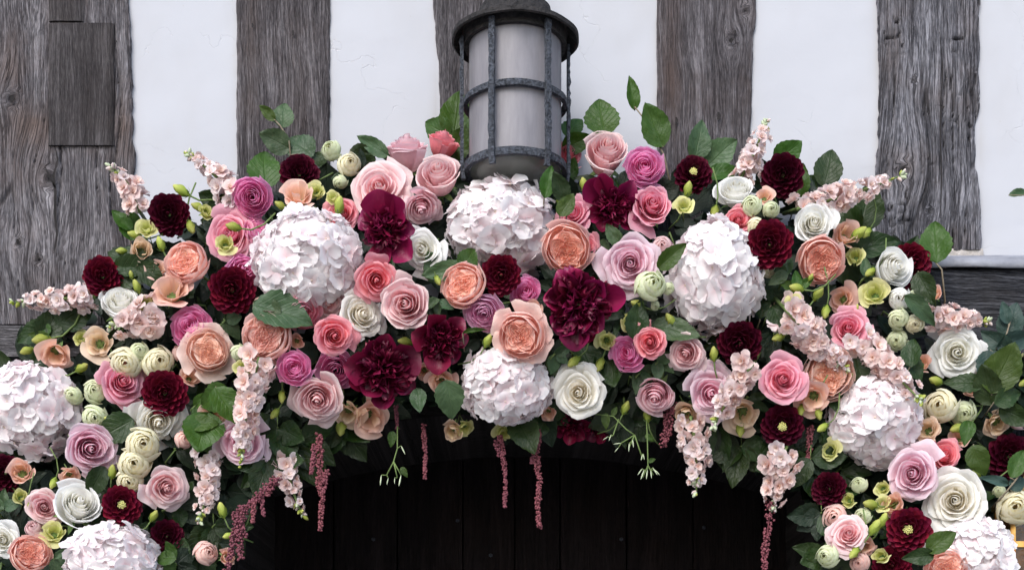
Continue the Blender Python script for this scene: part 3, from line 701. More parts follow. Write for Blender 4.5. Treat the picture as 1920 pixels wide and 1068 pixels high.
UP = [(-300, 900), (-100, 690), (0, 640), (60, 590), (150, 500), (220, 430), (330, 390), (450, 340), (600, 295), (760, 275), (960, 325), (1100, 295), (1300, 290), (1500, 310), (1640, 400), (1750, 470), (1800, 600), (1900, 620), (2050, 760), (2200, 1000)]
LO = [(-300, 2300), (425, 2300), (440, 1090), (455, 950), (520, 880), (600, 810), (760, 765), (960, 790), (1200, 785), (1390, 860), (1520, 940), (1545, 1090), (1560, 2300), (2200, 2300)]
def band(px, py):
    u = np.interp(px, *zip(*UP)); l = np.interp(px, *zip(*LO))
    e = 2 * (py - u) / max(l - u, 1) - 1
    if px < 480:      # the standing leg of the arch on this side
        cx = 170; ex = (px - cx) / 300; return ex if py > 620 else max(ex * .6, -1), min(e * 1.2, .2) if py > 620 else max(e, -1)
    if px > 1510:
        cx = 1760; ex = (px - cx) / 300; return ex if py > 620 else ex * .6, min(e * 1.2, .2) if py > 620 else max(e, -1)
    return (px - 960) / 1800, e
def depth(px, py, dy):
    ex, e = band(px, py)
    return -.055 + .10 * min(1, max(abs(e), 0) ** 2) + .03 * min(1, ex * ex) + dy
def place(px, py, r, tx, tz, dy, zc=.35, sq=(1, 1, 1), roll=None, auto=.55):
    y = depth(px, py, dy); p = at(px, py, y); ex, e = band(px, py)
    if tx is None: tx = max(-.5, min(.5, ex * auto)) + RND.uniform(-.12, .12)
    if tz is None: tz = -max(-.9, min(.9, e)) * auto + RND.uniform(-.12, .12)
    s = r * kk(y)
    B = basis(p, tx, tz, RND.uniform(0, 6.28) if roll is None else roll)
    p = p - B.to_3x3().col[2] * (zc * s)
    return Matrix.Translation(p) @ B @ Matrix.Diagonal((s * sq[0], s * sq[1], s * sq[2], 1))

def bloom(name, parts, mat, mtx, label, cat, group=None, green=True):
    root = empty(name, mtx); tag(root, label, cat, group)
    for nm, me in parts:
        obj(nm, me, M['calyx'] if nm == 'calyx' else M['stem'] if nm == 'stem' else mat, root)
    return root

KIND = {
 'tea': [with_green(tea(s, n=n_, H=h_, opening=o_, drop=d_, guard=g_), s) for s, n_, h_, o_, d_, g_ in ((1, 27, .95, 1.0, .62, 1), (2, 24, 1.0, .85, .52, 2), (3, 30, .88, 1.1, .66, 0), (6, 22, .98, .95, .58, 3), (7, 26, 1.05, .75, .48, 1), (8, 28, .90, 1.05, .60, 2))],
 'bowl': [with_green(tea(s, n=24, H=1.50, opening=.60, drop=.34, corner=.10, tilt=.06), s) for s in (4, 5)],     # taller, for roses seen from the side
 'cup': [with_green(cup(s, q), s) for s, q in ((11, 4), (12, 5), (13, 4), (15, 5))],
 'cupo': [with_green(cup(s, q, splay=6), s) for s, q in ((14, 4),)],
 'ran': [with_green(ran(s, n_), s) for s, n_ in ((21, 30), (22, 26), (23, 34), (24, 28))],
 'globe': [with_green(globe(s), s, 1.9) for s in (31, 32, 33)],
 'open': [with_green(tea(s, n=n_, H=.82, opening=1.15, drop=.70, guard=g_), s) for s, n_, g_ in ((41, 22, 2), (42, 20, 3), (43, 24, 1))],
}
_cnt = {}
def flower(kind, col, px, py, r, tx, tz, dy, label, name='rose', cat='rose', sq=(1, 1, 1)):
    i = _cnt.get(kind, 0); _cnt[kind] = i + 1
    return bloom(name, KIND[kind][i % len(KIND[kind])], M[col], place(px, py, r, tx, tz, dy, sq=(RND.uniform(.93, 1.07), RND.uniform(.93, 1.07), RND.uniform(.9, 1.1)), zc=.70 if kind == 'bowl' else .35), label, cat)

# ------------------------------------------------------------------ hydrangeas
HP = [flat_petal(1, .66, [(0, 0), (.35, .10), (.7, .20), (1, .0 + .07 * s)], tip=.62, cupz=.16, ruffle=.06, nu=7, nv=6, ring=None, seed=s, w0=.12, notch=.0) for s in range(5)]
EYE = mesh('floret', *BLOB)
def hydrangea(px, py, rx, ry, tx, tz, dy, label, n=112, mat='hyd', seed=0):
    rs = random.Random(seed * 7 + 3)
    mtx = place(px, py, rx, tx, tz, dy, zc=.30, sq=(1, ry / rx, .92), roll=0)
    root = empty('hydrangea', mtx); tag(root, label, 'hydrangea')
    obj('stem', stem_mesh(np.random.RandomState(seed), 1.2, .06), M['stem'], root)
    ga = 2.39996
    for i in range(n):
        ct = 1 - 1.25 * (i + .5) / n; th = math.acos(max(-1, ct)) + rs.uniform(-.07, .07); ph = i * ga + rs.uniform(-.12, .12)
        d = Vector((math.sin(th) * math.cos(ph), math.sin(th) * math.sin(ph), math.cos(th)))
        rad = (.82 + rs.uniform(-.07, .06)) * (1 + .17 * (float(vn(np.array(d.x * 2.2 + seed * 5 + 9), np.array(d.y * 2.2 + d.z * 1.7 + 9))) - .5) * 2)
        nrm = (d + Vector((rs.uniform(-1, 1), rs.uniform(-1, 1), rs.uniform(-1, 1))) * .30).normalized()
        q = nrm.to_track_quat('Z', 'Y').to_matrix().to_4x4() @ Matrix.Rotation(rs.uniform(0, 6.28), 4, 'Z')
        fs = rs.uniform(.21, .31)
        B = Matrix.Translation(d * rad) @ q @ Matrix.Scale(fs * .12, 4)
        fl = obj('floret', EYE, M['eye'], root, B)
        mt = M['hydp'] if rs.random() < (.30 if mat == 'hyd' else .6) else M['hyd']
        for k in range(4):
            pm = Matrix.Rotation(k * math.pi / 2 + rs.uniform(-.12, .12), 4, 'Z') @ Matrix.Translation((0, 0, .3 * (k % 2))) @ Matrix.Rotation(rs.uniform(-.10, .34), 4, 'X') @ Matrix.Scale(8.3 * rs.uniform(.85, 1.12), 4)
            obj('petal', HP[rs.randrange(5)], mt, fl, pm)
    return root

# ------------------------------------------------------------------ dahlias
DP = [flat_petal(1, w_, [(0, 0), (.4, -.02), (.75, .0), (1, .16)], tip=1.0, cupz=.75, ruffle=.02, nu=5, nv=5, ring=rg, seed=s, w0=.3, peak=.66)
      for s, (w_, rg) in enumerate(((.21, .1), (.26, .4), (.29, .7), (.31, 1.0)))]
def dahlia(px, py, r, tx, tz, dy, label, openc=False, n=88, mat='dahlia', seed=0):
    rs = random.Random(seed * 13 + 5)
    mtx = place(px, py, r, tx, tz, dy, zc=.35, sq=(1, 1, .78))
    root = empty('dahlia', mtx); tag(root, label, 'dahlia')
    obj('stem', stem_mesh(np.random.RandomState(seed), 1.4, .07), M['stem'], root)
    obj('calyx', CAL, M['calyx'], root)
    t0 = .42 if openc else .06
    for i in range(n):
        f = (i + .5) / n
        ct = math.cos(t0) - (math.cos(t0) + .12) * f
        th = math.acos(ct) + rs.uniform(-.05, .05); ph = i * 2.39996 + rs.uniform(-.06, .06)
        L = lerp(.52, .86, min(1, th / 1.0)) * rs.uniform(.94, 1.05); wd = lerp(.62, 1.0, min(1, th / .9))
        d = Vector((math.sin(th) * math.cos(ph), math.sin(th) * math.sin(ph), math.cos(th)))
        zax = Vector((-math.cos(th) * math.cos(ph), -math.cos(th) * math.sin(ph), math.sin(th)))   # faces the axis
        xax = d.cross(zax)
        B = Matrix((xax, d, zax)).transposed().to_4x4()
        base = .16 if th > .5 else .30
        B = Matrix.Translation(d * base) @ B @ Matrix.Diagonal((wd * L / .8, L, L, 1))
        k = min(3, int(th / 1.5 * 4))
        obj('petal', DP[k], M[mat], root, B)
    if openc:
        m = MB(); q = np.random.RandomState(seed)
        for j in range(26):
            rr = .20 * math.sqrt((j + .5) / 26); a = j * 2.4; m.blob((rr * math.cos(a), rr * math.sin(a), .60 + .10 * (1 - (rr / .2) ** 2)), .045, q)
        obj('flower_centre', m.mesh('flower_centre'), M['disc'], root)
    return root
CAL = calyx_parts(np.random.RandomState(3))

# ------------------------------------------------------------------ peonies
PG = [flat_petal(1, .50, [(0, 0), (.45, -.08), (.85, .22), (1, .34 - .12 * s)], tip=.75, cupz=.50, ruffle=.045, nu=8, nv=8, ring=1, seed=50 + s, w0=.22, peak=.66) for s in range(4)]
PS = [flat_petal(1, .24, [(0, 0), (.35, .05), (.8, .10), (1, -.10 + .12 * s)], tip=.9, cupz=.9, ruffle=.13, nu=6, nv=7, ring=.35, seed=60 + s, w0=.25, notch=.12) for s in range(4)]
def peony(px, py, r, tx, tz, dy, label, mat='peony', nout=8, nin=46, seed=0, spread=1.0, long=None, full=0.0):
    rs = random.Random(seed * 17 + 1)
    root = empty('peony', place(px, py, r, tx, tz, dy, zc=.25, roll=0)); tag(root, label, 'peony')
    obj('stem', stem_mesh(np.random.RandomState(seed), 1.2, .06), M['stem'], root)
    for i in range(nout):
        ph = i * 2 * math.pi / nout + rs.uniform(-.25, .25)
        el = rs.uniform(.05, .55) * (1.5 - .6 * spread)
        L = rs.uniform(.70, 1.10)
        if long:
            for a, l in long:
                dlt = abs((ph - math.radians(a) + math.pi) % (2 * math.pi) - math.pi)
                if dlt < .5: L *= l; el *= .5
        B = Matrix.Rotation(ph - math.pi / 2, 4, 'Z') @ Matrix.Translation((0, .06, .02 * (i % 3))) @ Matrix.Rotation(el, 4, 'X') @ Matrix.Rotation(rs.uniform(-.3, .3), 4, 'Y') @ Matrix.Diagonal((L * rs.uniform(.62, 1.0), L, L, 1))
        obj('petal', PG[rs.randrange(4)], M[mat], root, B)
    for i in range(nin):
        f = (i + .5) / nin; th = .10 + (1.15 + .4 * full) * f ** .62 + rs.uniform(-.12, .12); ph = i * 2.39996 + rs.uniform(-.3, .3)
        L = rs.uniform(.44, .68) * (1 + .30 * full * f)
        B = Matrix.Rotation(ph - math.pi / 2, 4, 'Z') @ Matrix.Translation((0, .05 + .10 * f, .06)) @ Matrix.Rotation(math.pi / 2 - th, 4, 'X') @ Matrix.Rotation(rs.uniform(-.6, .6), 4, 'Y') @ Matrix.Scale(L, 4)
        obj('inner_petal', PS[rs.randrange(4)], M['peony2'] if mat != 'peony' or rs.random() < .55 else M['peony'], root, B)
    return root

# ------------------------------------------------------------------ stocks
def stock_floret(seed):
    rs = np.random.RandomState(seed); V = []; F = []; fa = []; ri = []; n0 = 0
    for k in range(11):
        outer = k < 6; ph = k * 2.39996 + rs.uniform(-.3, .3); el = rs.uniform(.0, .5) if outer else rs.uniform(.6, 1.25)
        L = rs.uniform(.8, 1.05) if outer else rs.uniform(.45, .7); W = .50 * L
        U, Q = np.meshgrid(np.linspace(-1, 1, 4), np.linspace(0, 1, 4))
        wv = np.interp(Q, [0, .4, .75, 1], [.2, .75, 1, .6]); x = U * W * wv; y = Q * L - .1 * L * U ** 2 * Q; z = .25 * U ** 2 * W * Q + .18 * L * np.sin(Q * 2.4) + .08 * L * np.sin(U * 4 + ph) * Q
        y2 = y * math.cos(el) - z * math.sin(el); z2 = y * math.sin(el) + z * math.cos(el)
        X = x * math.cos(ph) - y2 * math.sin(ph); Y = x * math.sin(ph) + y2 * math.cos(ph)
        V.append(np.stack([X, Y, z2], -1).reshape(-1, 3)); F += gridf(4, 4, n0); n0 += 16; fa.append(Q.ravel()); ri.append(np.full(16, 1.0 if outer else .35))
    return mesh('floret', np.concatenate(V), F, {'fac': np.concatenate(fa), 'ring': np.concatenate(ri)})
SF = [stock_floret(s) for s in range(5)]
def bud_mesh(seed, tw=.5, n=6):
    V = []
    for j in range(8):
        q = j / 7; r = math.sin(math.pi * (.06 + .90 * q)) ** .8 * .36
        for k in range(10):
            a = 2 * math.pi * k / 10 + tw * q * 3; rr = r * (1 + .16 * math.cos(5 * (a - tw * q * 3)))
            V.append((rr * math.cos(a), rr * math.sin(a), q * 1.4))
    F = [(j * 10 + k, j * 10 + (k + 1) % 10, (j + 1) * 10 + (k + 1) % 10, (j + 1) * 10 + k) for j in range(7) for k in range(10)] + [tuple(70 + k for k in range(10))]
    f = np.repeat(np.linspace(0, 1, 8), 10)
    return mesh('bud', V, F, {'fac': f, 'ring': f})
BUD = [bud_mesh(0, .35), bud_mesh(1, .7)]
def stock(x0, y0, x1, y1, wpx, dy, label, n=None, mat='stock', seed=0, sag=0.0):
    rs = random.Random(seed * 19 + 2)
    ya, yb = depth(x0, y0, dy + .01), depth(x1, y1, dy - .012)
    a, b = at(x0, y0, ya), at(x1, y1, yb); Lw = (b - a).length
    root = empty('stock_spike', Matrix.Translation(a)); tag(root, label, 'stock')
    ax = (b - a).normalized(); side = ax.orthogonal().normalized(); oth = ax.cross(side)
    bow = side * rs.uniform(-.012, .012)
    def pt(q): return (b - a) * q + bow * math.sin(math.pi * q)
    back = at(x0, y0, ya + .09) - a
    obj('stem', mesh('stem', *tube([back - ax * .03, back * .3, pt(.0)] + [pt(q) for q in (.2, .4, .6, .8, .98)], [.004, .004, .0038, .0035, .003, .0028, .0022, .0016], 6)), M['stem'], root)
    n = n or max(12, int(Lw * 1000 / 3.9)); hw = wpx / 2000
    for i in range(n):
        f = (i + .5) / n
        if f > .88: continue
        ph = i * 2.39996 + rs.uniform(-.3, .3); d = side * math.cos(ph) + oth * math.sin(ph)
        size = hw * rs.uniform(.44, .76) * (1 - .55 * max(0, f - .35) / .65)
        p = pt(f) + d * (hw * rs.uniform(.25, .90) * (1 - .55 * f)) + ax * rs.uniform(-.004, .004)
        nr = (d + ax * rs.uniform(.1, .6) + Vector((0, -.35, 0))).normalized()
        B = Matrix.Translation(p) @ nr.to_track_quat('Z', 'Y').to_matrix().to_4x4() @ Matrix.Rotation(rs.uniform(0, 6.28), 4, 'Z') @ Matrix.Scale(size, 4)
        obj('floret', SF[rs.randrange(5)], M['stockp'] if rs.random() < .35 else M[mat], root, B)
    for i in range(13):
        f = rs.uniform(.80, 1.04); ph = i * 2.4; d = (side * math.cos(ph) + oth * math.sin(ph) + ax * rs.uniform(.3, 1.2)).normalized()
        B = Matrix.Translation(pt(f)) @ d.to_track_quat('Z', 'Y').to_matrix().to_4x4() @ Matrix.Scale(rs.uniform(.006, .010), 4)
        obj('bud', BUD[i % 2], M['bud'] if rs.random() < .3 else M['stockp'] if rs.random() < .4 else M['white_bud'], root, B)
    return root

# ------------------------------------------------------------------ lisianthus: frilled trumpets and twisted buds
def trumpet(seed):
    rs = np.random.RandomState(seed); out = []
    op = .80 + .10 * (seed % 4)
    for k in range(9):
        ph = k * 2.39996 + rs.uniform(-.3, .3); t = k / 8
        prof = [(.06, -.35), (.42, -.10), (.40 + .2 * t, .55), (op * lerp(.45, 1.15, t) * rs.uniform(.85, 1.12), .98 - .40 * t + rs.uniform(-.14, .12))]
        out.append(('petal', wrap_petal(rs, .4 + .6 * t, ph, 1, 1, math.radians(62), prof, prof, .10, .055, nu=14, nv=8, corner=.10, tilt=.20, freq=1.0)))
    return out + [('calyx', calyx_parts(rs, L=.5)), ('stem', stem_mesh(rs, 1.9, .05))]
KIND['lis'] = [trumpet(s) for s in (71, 72, 73, 74)]
def lisianthus(px, py, r, tx, tz, dy, label, col='lisp'):
    return flower('lis', col, px, py, r, tx, tz, dy, label, 'lisianthus', 'lisianthus')
def lis_bud(px, py, L, ang, dy, label, col='bud', group=None):
    y = depth(px, py, dy); p = at(px, py, y); a = math.radians(ang); d = Vector((math.cos(a), -.25, math.sin(a))).normalized()
    s = L * kk(y) / 1.4
    root = empty('lisianthus_bud', Matrix.Translation(p - d * L * kk(y) * .5) @ d.to_track_quat('Z', 'Y').to_matrix().to_4x4() @ Matrix.Scale(s, 4))
    tag(root, label, 'flower bud', group)
    obj('bud', BUD[1], M[col], root); obj('calyx', CAL, M['calyx'], root, Matrix.Translation((0, 0, .1)) @ Matrix.Rotation(.0, 4, 'X') @ Matrix.Diagonal((.7, .7, -1.0, 1)))
    obj('stem', STB, M['stem'], root)
STB = mesh('stem', *tube([(0, 0, .1), (.05, .1, -.8), (.2, .8, -1.8), (.3, 2.0, -2.6)], .075, 5))

# ------------------------------------------------------------------ amaranth tassels
def amaranth(strands, label, seed=0, dy=.0):
    rs = np.random.RandomState(seed + 90)
    x0, y0 = strands[0][0][0]; yb = depth(x0, min(y0, 780), dy + .02)
    root = empty('amaranth_tassel', Matrix.Translation(at(x0, y0, yb))); tag(root, label, 'amaranth')
    inv = np.array(at(x0, y0, yb))
    for pts, wpx in strands:
        P = np.array([at(a, b, yb + .01 * rs.randn() * 0) for a, b in pts]); seg = np.concatenate([[0], np.cumsum(np.linalg.norm(np.diff(P, axis=0), axis=1))])
        n = int(seg[-1] / .0030) + 3; m = MB()
        for i in range(n):
            q = seg[-1] * i / n; c = np.array([np.interp(q, seg, P[:, j]) for j in range(3)]); f = i / n
            ww = wpx / 2000 * (1 - .35 * f) * (.75 + .5 * vn(np.array(f * 14 + seed), np.array(3.)))
            if rs.rand() < .12: continue
            for _ in range(6):
                a = rs.uniform(0, 6.28); o = np.array([math.cos(a), math.sin(a), rs.uniform(-.6, .6)]) * ww * rs.uniform(.35, .8)
                m.blob(c + o - inv, rs.uniform(.0014, .0030), rs)
        me = m.mesh('tassel'); f = np.random.RandomState(1).rand(len(me.vertices)).astype(np.float32)
        for k in ('ring', 'fac'):
            t_ = me.attributes.new(k, 'FLOAT', 'POINT'); t_.data.foreach_set('value', f)
        obj('tassel', me, M['amar'], root)
    P = [at(*strands[0][0][0], yb + .03) , at(*strands[0][0][0], yb)] + [at(a, b, yb) for a, b in strands[0][0][1:]]
    obj('stem', mesh('stem', *tube([np.array(p) - inv for p in P], [.002] * 2 + [.0013] * (len(P) - 2), 5)), M['amar'], root)

# ------------------------------------------------------------------ leaves
def leaf_mesh(seed, wid=.34, serr=.02, fold=.22, curl=.16, nv=15, tip=1.0):
    rs = np.random.RandomState(seed); nu = 7
    U, Vv = np.meshgrid(np.linspace(-1, 1, nu), np.linspace(0, 1, nv))
    sh = (np.sin(math.pi * np.clip(Vv, 0, 1) ** .80) ** .72) * (1 - .25 * tip * Vv ** 3)
    sh = np.where(Vv > .999, .0, sh); sh = np.where(Vv < .001, .02, sh)
    W = wid * sh * (1 + serr * 3 * ((np.arange(nv)[:, None] % 2) - .5) * (np.abs(U) > .95))
    X = U * W + .03 * np.sin(Vv * 3 + seed)
    Z = fold * np.abs(U) * W - curl * Vv ** 2 + .018 * np.sin(U * 3 + Vv * 9 + seed) + .012 * np.cos(Vv * 22) * np.abs(U)
    P = np.stack([X, Vv, Z], -1)
    return mesh('leaf', P.reshape(-1, 3), gridf(nv, nu), {'lu': U, 'lv': Vv})
LEAF = [leaf_mesh(1, .36, .02, .30, .24), leaf_mesh(2, .32, .03, .42, .10), leaf_mesh(3, .40, .03, .20, .34), leaf_mesh(4, .28, .012, .5, .14), leaf_mesh(5, .37, .02, .22, -.12)]
LONG = [leaf_mesh(6, .19, .02, .3, .25), leaf_mesh(7, .15, .03, .4, .15)]
def leaf_mtx(px, py, L, ang, y, tx=0.0, tz=0.0, wide=1.0, toward=-.1):
    p = at(px, py, y); a = math.radians(ang)
    d = Vector((math.cos(a), toward, math.sin(a))).normalized()
    n = ((Vector((0, -D, ZCAM)) - p).normalized() + Vector((tx, 0, tz)))
    n = (n - d * n.dot(d)).normalized(); x = d.cross(n)
    s = L * kk(y); B = Matrix((x, d, n)).transposed().to_4x4()
    return Matrix.Translation(p - d * s * .5) @ B @ Matrix.Diagonal((s * wide, s, s, 1))
def sprig(leaves, label, dy=.0, stem=None, mat='leaf', group=None, y=None, stemmat='twig', meshes=None):
    """leaves: (px, py, length, angle[, tx, tz, wide, material]) on one twig"""
    px, py = (stem[0] if stem else leaves[0][:2])
    yy = depth(px, py, dy) if y is None else y
    root = empty('leaf_sprig', Matrix.Translation(at(px, py, yy))); tag(root, label, 'leaf sprig', group)
    inv = Matrix.Translation(-at(px, py, yy)); ends = []
    for i, lf in enumerate(leaves):
        lx, ly, L, ang = lf[:4]; tx, tz = lf[4:6] if len(lf) > 5 else (RND.uniform(-.35, .35), RND.uniform(-.2, .45))
        wide = lf[6] if len(lf) > 6 else RND.uniform(.9, 1.15); mt = lf[7] if len(lf) > 7 else mat
        mm = leaf_mtx(lx, ly, L, ang, yy + RND.uniform(-.008, .008), tx, tz, wide, RND.uniform(-.35, .15))
        obj('leaf', (meshes or LEAF)[RND.randrange(len(meshes or LEAF))], M[mt], root, inv @ mm); ends.append(mm.translation)
    m = MB(); base = at(px, py, yy)
    if stem:
        S = [at(a, b, yy) for a, b in stem]; m.tube([np.array(q - base) for q in [S[0] + Vector((0, .05, -.01))] + S], [.0022] + [.0020 - .0008 * i / len(S) for i in range(len(S))], 5)
        for e in ends:
            q = min((S[i].lerp(S[i + 1], t) for i in range(len(S) - 1) for t in (0, .25, .5, .75, 1)), key=lambda z: (z - e).length)
            m.tube([np.array(q - base), np.array(e - base)], .0011, 4)
    else:
        for e in ends: m.tube([np.array(e - base), np.array(e - base) + (0, .06, -.015)], .0014, 4)
    obj('stem', m.mesh('stem'), M[stemmat], root)
    return root

# ------------------------------------------------------------------ the garland: hydrangeas
A = None
hydrangea(572, 488, 105, 98, -.1, .12, .0, 'large white hydrangea head below the cream rosebuds, beside the upright magenta peony', seed=1)
hydrangea(940, 420, 108, 90, 0, .22, .025, 'white hydrangea head directly under the iron lantern', seed=2)
hydrangea(1344, 520, 95, 106, .1, .05, .01, 'tall white hydrangea head beneath the white rosebud and above a burgundy dahlia', seed=3)
hydrangea(945, 724, 84, 80, 0, -.2, -.01, 'smaller white hydrangea head hanging over the dark door below the splayed peach rose', seed=4, n=92, mat='hydp')
hydrangea(58, 765, 90, 90, -.25, .0, .0, 'white hydrangea head beside the oak beam, above the lavender pink rose', seed=5, mat='hydp')
hydrangea(1643, 787, 94, 88, .1, -.05, .0, 'white hydrangea head below the drooping stock spikes and splayed peach rose bloom', seed=6, mat='hydp')
hydrangea(208, 1050, 95, 78, -.05, .1, -.01, 'white hydrangea head beneath the open yellow-eyed dahlia', seed=7, n=100)
hydrangea(1820, 1048, 78, 84, .05, .1, .0, 'white hydrangea head below the big ivory rose beside the brass lamp', seed=8, n=100)

# ------------------------------------------------------------------ roses
R = [
 ('bowl','side',765,286,44,-.1,1.15,.03,'tall pale pink rose seen from its side, touching a coral rose near the lantern'),
 ('bowl','coral',829,270,33,.25,1.05,.045,'coral pink rose seen from its side, squeezed between pale rose and lantern'),
 ('bowl','blush',823,334,45,-.12,.75,-.01,'blush rose opening upward beside the lantern foot, above a drooping petal'),
 ('open','blush',712,352,52,-.1,.35,.0,'wide open pale blush rose above the upright magenta peony'),
 ('tea','coral',642,402,32,-.1,.3,.035,'coral rose mostly hidden behind the big white hydrangea and lime buds'),
 ('tea','side',790,388,36,.1,-.7,.03,'pale pink rose turned down under the blush rose by the lantern foot'),
 ('ran','mauve',474,370,37,-.05,.2,-.01,'mauve pink many-petalled rose between stock spike and big white hydrangea'),
 ('tea','pink',432,441,45,-.35,.2,.01,'pink rose with yellow-green buds lying across it'),
 ('ran','mauve',482,432,25,.3,.5,.05,'small mauve rose tucked between pink rose and big white hydrangea'),
 ('cup','peach',350,493,41,-.4,.35,-.01,'peach garden rose between two burgundy dahlias, above the frilled peach lisianthus'),
 ('ran','mauve',460,510,34,.3,.3,.04,'mauve rose peeping out behind the burgundy dahlia beside big white hydrangea'),
 ('open','white',792,468,43,-.35,.1,.0,'white rose between upright magenta peony and the hydrangea under the lantern'),
 ('tea','coral',706,524,38,-.05,.0,-.015,'coral pink rose just under the tip of the upright magenta peony'),
 ('tea','blush',763,571,52,-.05,-.02,-.02,'large blush rose with tight centre, surrounded by coral, white and maroon blooms'),
 ('open','ivory',678,590,43,.45,.25,.01,'crumpled ivory rose wedged between coral rose and large blush rose'),
 ('ran','pink',566,583,36,.15,-.35,.01,'deep pink rose facing down beneath the big white hydrangea'),
 ('tea','blush',614,568,34,.2,-.4,.035,'pale blush rose half hidden under the big white hydrangea'),
 ('tea','coral',627,629,40,.0,.0,-.02,'bright coral rose with neat spiral centre, beside the crumpled ivory rose'),
 ('cup','dusty',500,632,48,-.1,.1,.0,'dusty peach rose below the broad grey-green leaf'),
 ('ran','mauve',552,690,35,-.15,.0,-.01,'bright mauve rose between dusty peach rose and blush rose over the door'),
 ('ran','mauve',630,693,35,.1,-.1,.035,'shaded mauve rose sunk behind the blush rose and maroon peony'),
 ('tea','blush',596,746,47,-.05,-.3,-.015,'blush rose hanging lowest over the door, beside shaded mauve rose'),
 ('cup','peach',870,534,42,-.15,.0,-.01,'peach garden rose between large blush rose and a burgundy dahlia'),
 ('ran','lilac',908,586,37,-.1,-.15,.0,'lilac rose beside the maroon peony, under the peach garden rose'),
 ('ran','mauve',986,547,30,-.1,.1,.02,'mauve rose between burgundy dahlia and the largest magenta peony'),
 ('cupo','peach',977,628,45,.0,-.05,-.03,'splayed peach garden rose resting on the small hydrangea over the door'),
 ('cup','peach',1062,466,46,.0,.15,-.015,'peach garden rose above the largest magenta peony'),
 ('tea','coral',1100,462,26,.5,.1,.02,'coral rose edge showing behind the peach rose above largest peony'),
 ('tea','pink',1075,401,30,-.15,.25,.01,'small pink rose beside the hydrangea under the lantern'),
 ('bowl','coral',1064,293,28,.3,.7,.10,'coral rose half hidden behind the iron lantern'),
 ('bowl','blush',1137,292,46,.1,.75,.02,'blush rose seen from its side beneath the large upright green leaf'),
 ('ran','mauve',1209,313,36,-.1,.2,.0,'mauve pink rose beside the leafy twig on the oak post'),
 ('tea','pink',1222,388,39,-.1,.2,-.01,'pink rose between magenta peony and pale yellow lisianthus'),
 ('tea','lav',1182,494,50,-.1,.1,-.01,'pale lavender rose touching a small greenish rose'),
 ('globe','cgreen',1219,536,29,.0,.1,-.03,'greenish cream rose in front of the tall white hydrangea'),
 ('ran','mauve',1176,662,35,-.25,-.1,.0,'mauve rose beside the small coral rose over the door'),
 ('tea','coral',1219,641,31,-.15,.05,-.015,'small coral rose between mauve rose and blush rose'),
 ('tea','blush',1287,662,36,-.1,.0,.0,'blush rose beneath the drooping green leaf, beside small coral rose'),
 ('bowl','side',1231,738,36,-.2,-.5,.0,'pale pink rosebud nodding over a pink amaranth tassel'),
 ('open','ivory',1085,736,48,-.05,-.12,-.02,'lone ivory white rose hanging over the dark door'),
 ('open','lav',1333,736,46,.1,-.05,.0,'lavender pink rose partly covered by a pale stock spike'),
 ('tea','pink',1468,711,41,-.02,-.02,-.015,'pink rose directly above the yellow-eyed dahlia over the door'),
 ('cup','peach2',1553,702,50,.2,.15,-.01,'pale peach garden rose under the tip of a stock spike'),
 ('tea','pink',1590,615,36,.15,.05,.0,'pink rose between two drooping stock spikes'),
 ('cup','peach',1540,488,43,.0,.1,-.01,'peach garden rose directly below the round white rose'),
 ('tea','white',1525,421,42,.1,.3,-.01,'round white rose between burgundy dahlia and frilled peach lisianthus'),
 ('bowl','white',1380,360,37,.0,.85,.02,'white rosebud seen from its side under the upright stock spike'),
 ('tea','coral',1384,414,28,.1,.3,.01,'small coral rose on top of the tall white hydrangea'),
 ('bowl','white',1670,503,37,.55,.25,-.01,'white rose half covering a burgundy dahlia by the oak post foot'),
 ('open','white',1795,661,52,.1,.2,-.005,'large pure white rose beside blue-green leaves and the oak beam'),
 ('tea','lav',1713,888,49,-.1,.05,-.015,'lavender pink rose touching the big ivory rose'),
 ('tea','coral',1770,855,34,.25,.15,.015,'coral rose behind the lavender pink rose'),
 ('tea','ivory',1792,938,53,.1,.05,-.02,'big ivory rose above the hydrangea beside the brass lamp'),
 ('open','blush',1591,1001,36,-.1,.15,.0,'small blush rose near a dull cream bud beside the door edge'),
 ('cup','peach',1775,1066,38,.0,.2,-.02,'peach garden rose overlapping the hydrangea beside the brass lamp'),
 ('tea','pink',229,716,39,.0,.0,.0,'pink rose beneath the clustered cream roses'),
 ('tea','lav',168,839,53,.0,-.02,-.015,'large lavender pink rose below the hydrangea beside oak beam'),
 ('open','ivory',297,788,49,.1,-.15,.015,'ivory rose half hidden below a burgundy dahlia'),
 ('cupo','peach2',389,658,42,.05,.0,-.02,'peach garden rose overlapping a mauve rose'),
 ('ran','mauve',358,614,38,-.25,.3,.02,'mauve rose behind the peach garden rose'),
 ('tea','blush',312,913,39,.1,.0,.0,'blush rose standing alone beside stacked cream roses and dangling stock'),
 ('tea','blush',83,950,34,-.1,.0,.01,'dusky blush rose beside the white rose with flared petals'),
 ('bowl','white',146,948,46,.2,.55,.0,'white rose with flared petals above hydrangea and below lavender rose'),
 ('cup','peach',56,1038,38,-.1,.25,-.01,'peach garden rose beside the hydrangea below yellow-eyed dahlia'),
 ('open','white',6,1012,34,-.2,.2,.02,'white rose cut by the picture edge above the peach garden rose'),
 ('bowl','white',226,572,38,-.1,.8,.02,'white rose seen from behind under a burgundy dahlia'),
 ('tea','lav',452,828,46,-.2,-.1,.035,'blush rose half hidden behind the hanging stock spike'),
]
for k_, c_, px, py, r_, tx, tz, dy, lb in R:
    if abs(tx) < .3 and abs(tz) < .3: tx += RND.uniform(-.24, .24); tz += RND.uniform(-.2, .26)
    flower(k_, c_, px, py, r_ * 1.06, tx, tz, dy, lb, 'garden_rose' if k_.startswith('cup') else 'rose', 'rose')
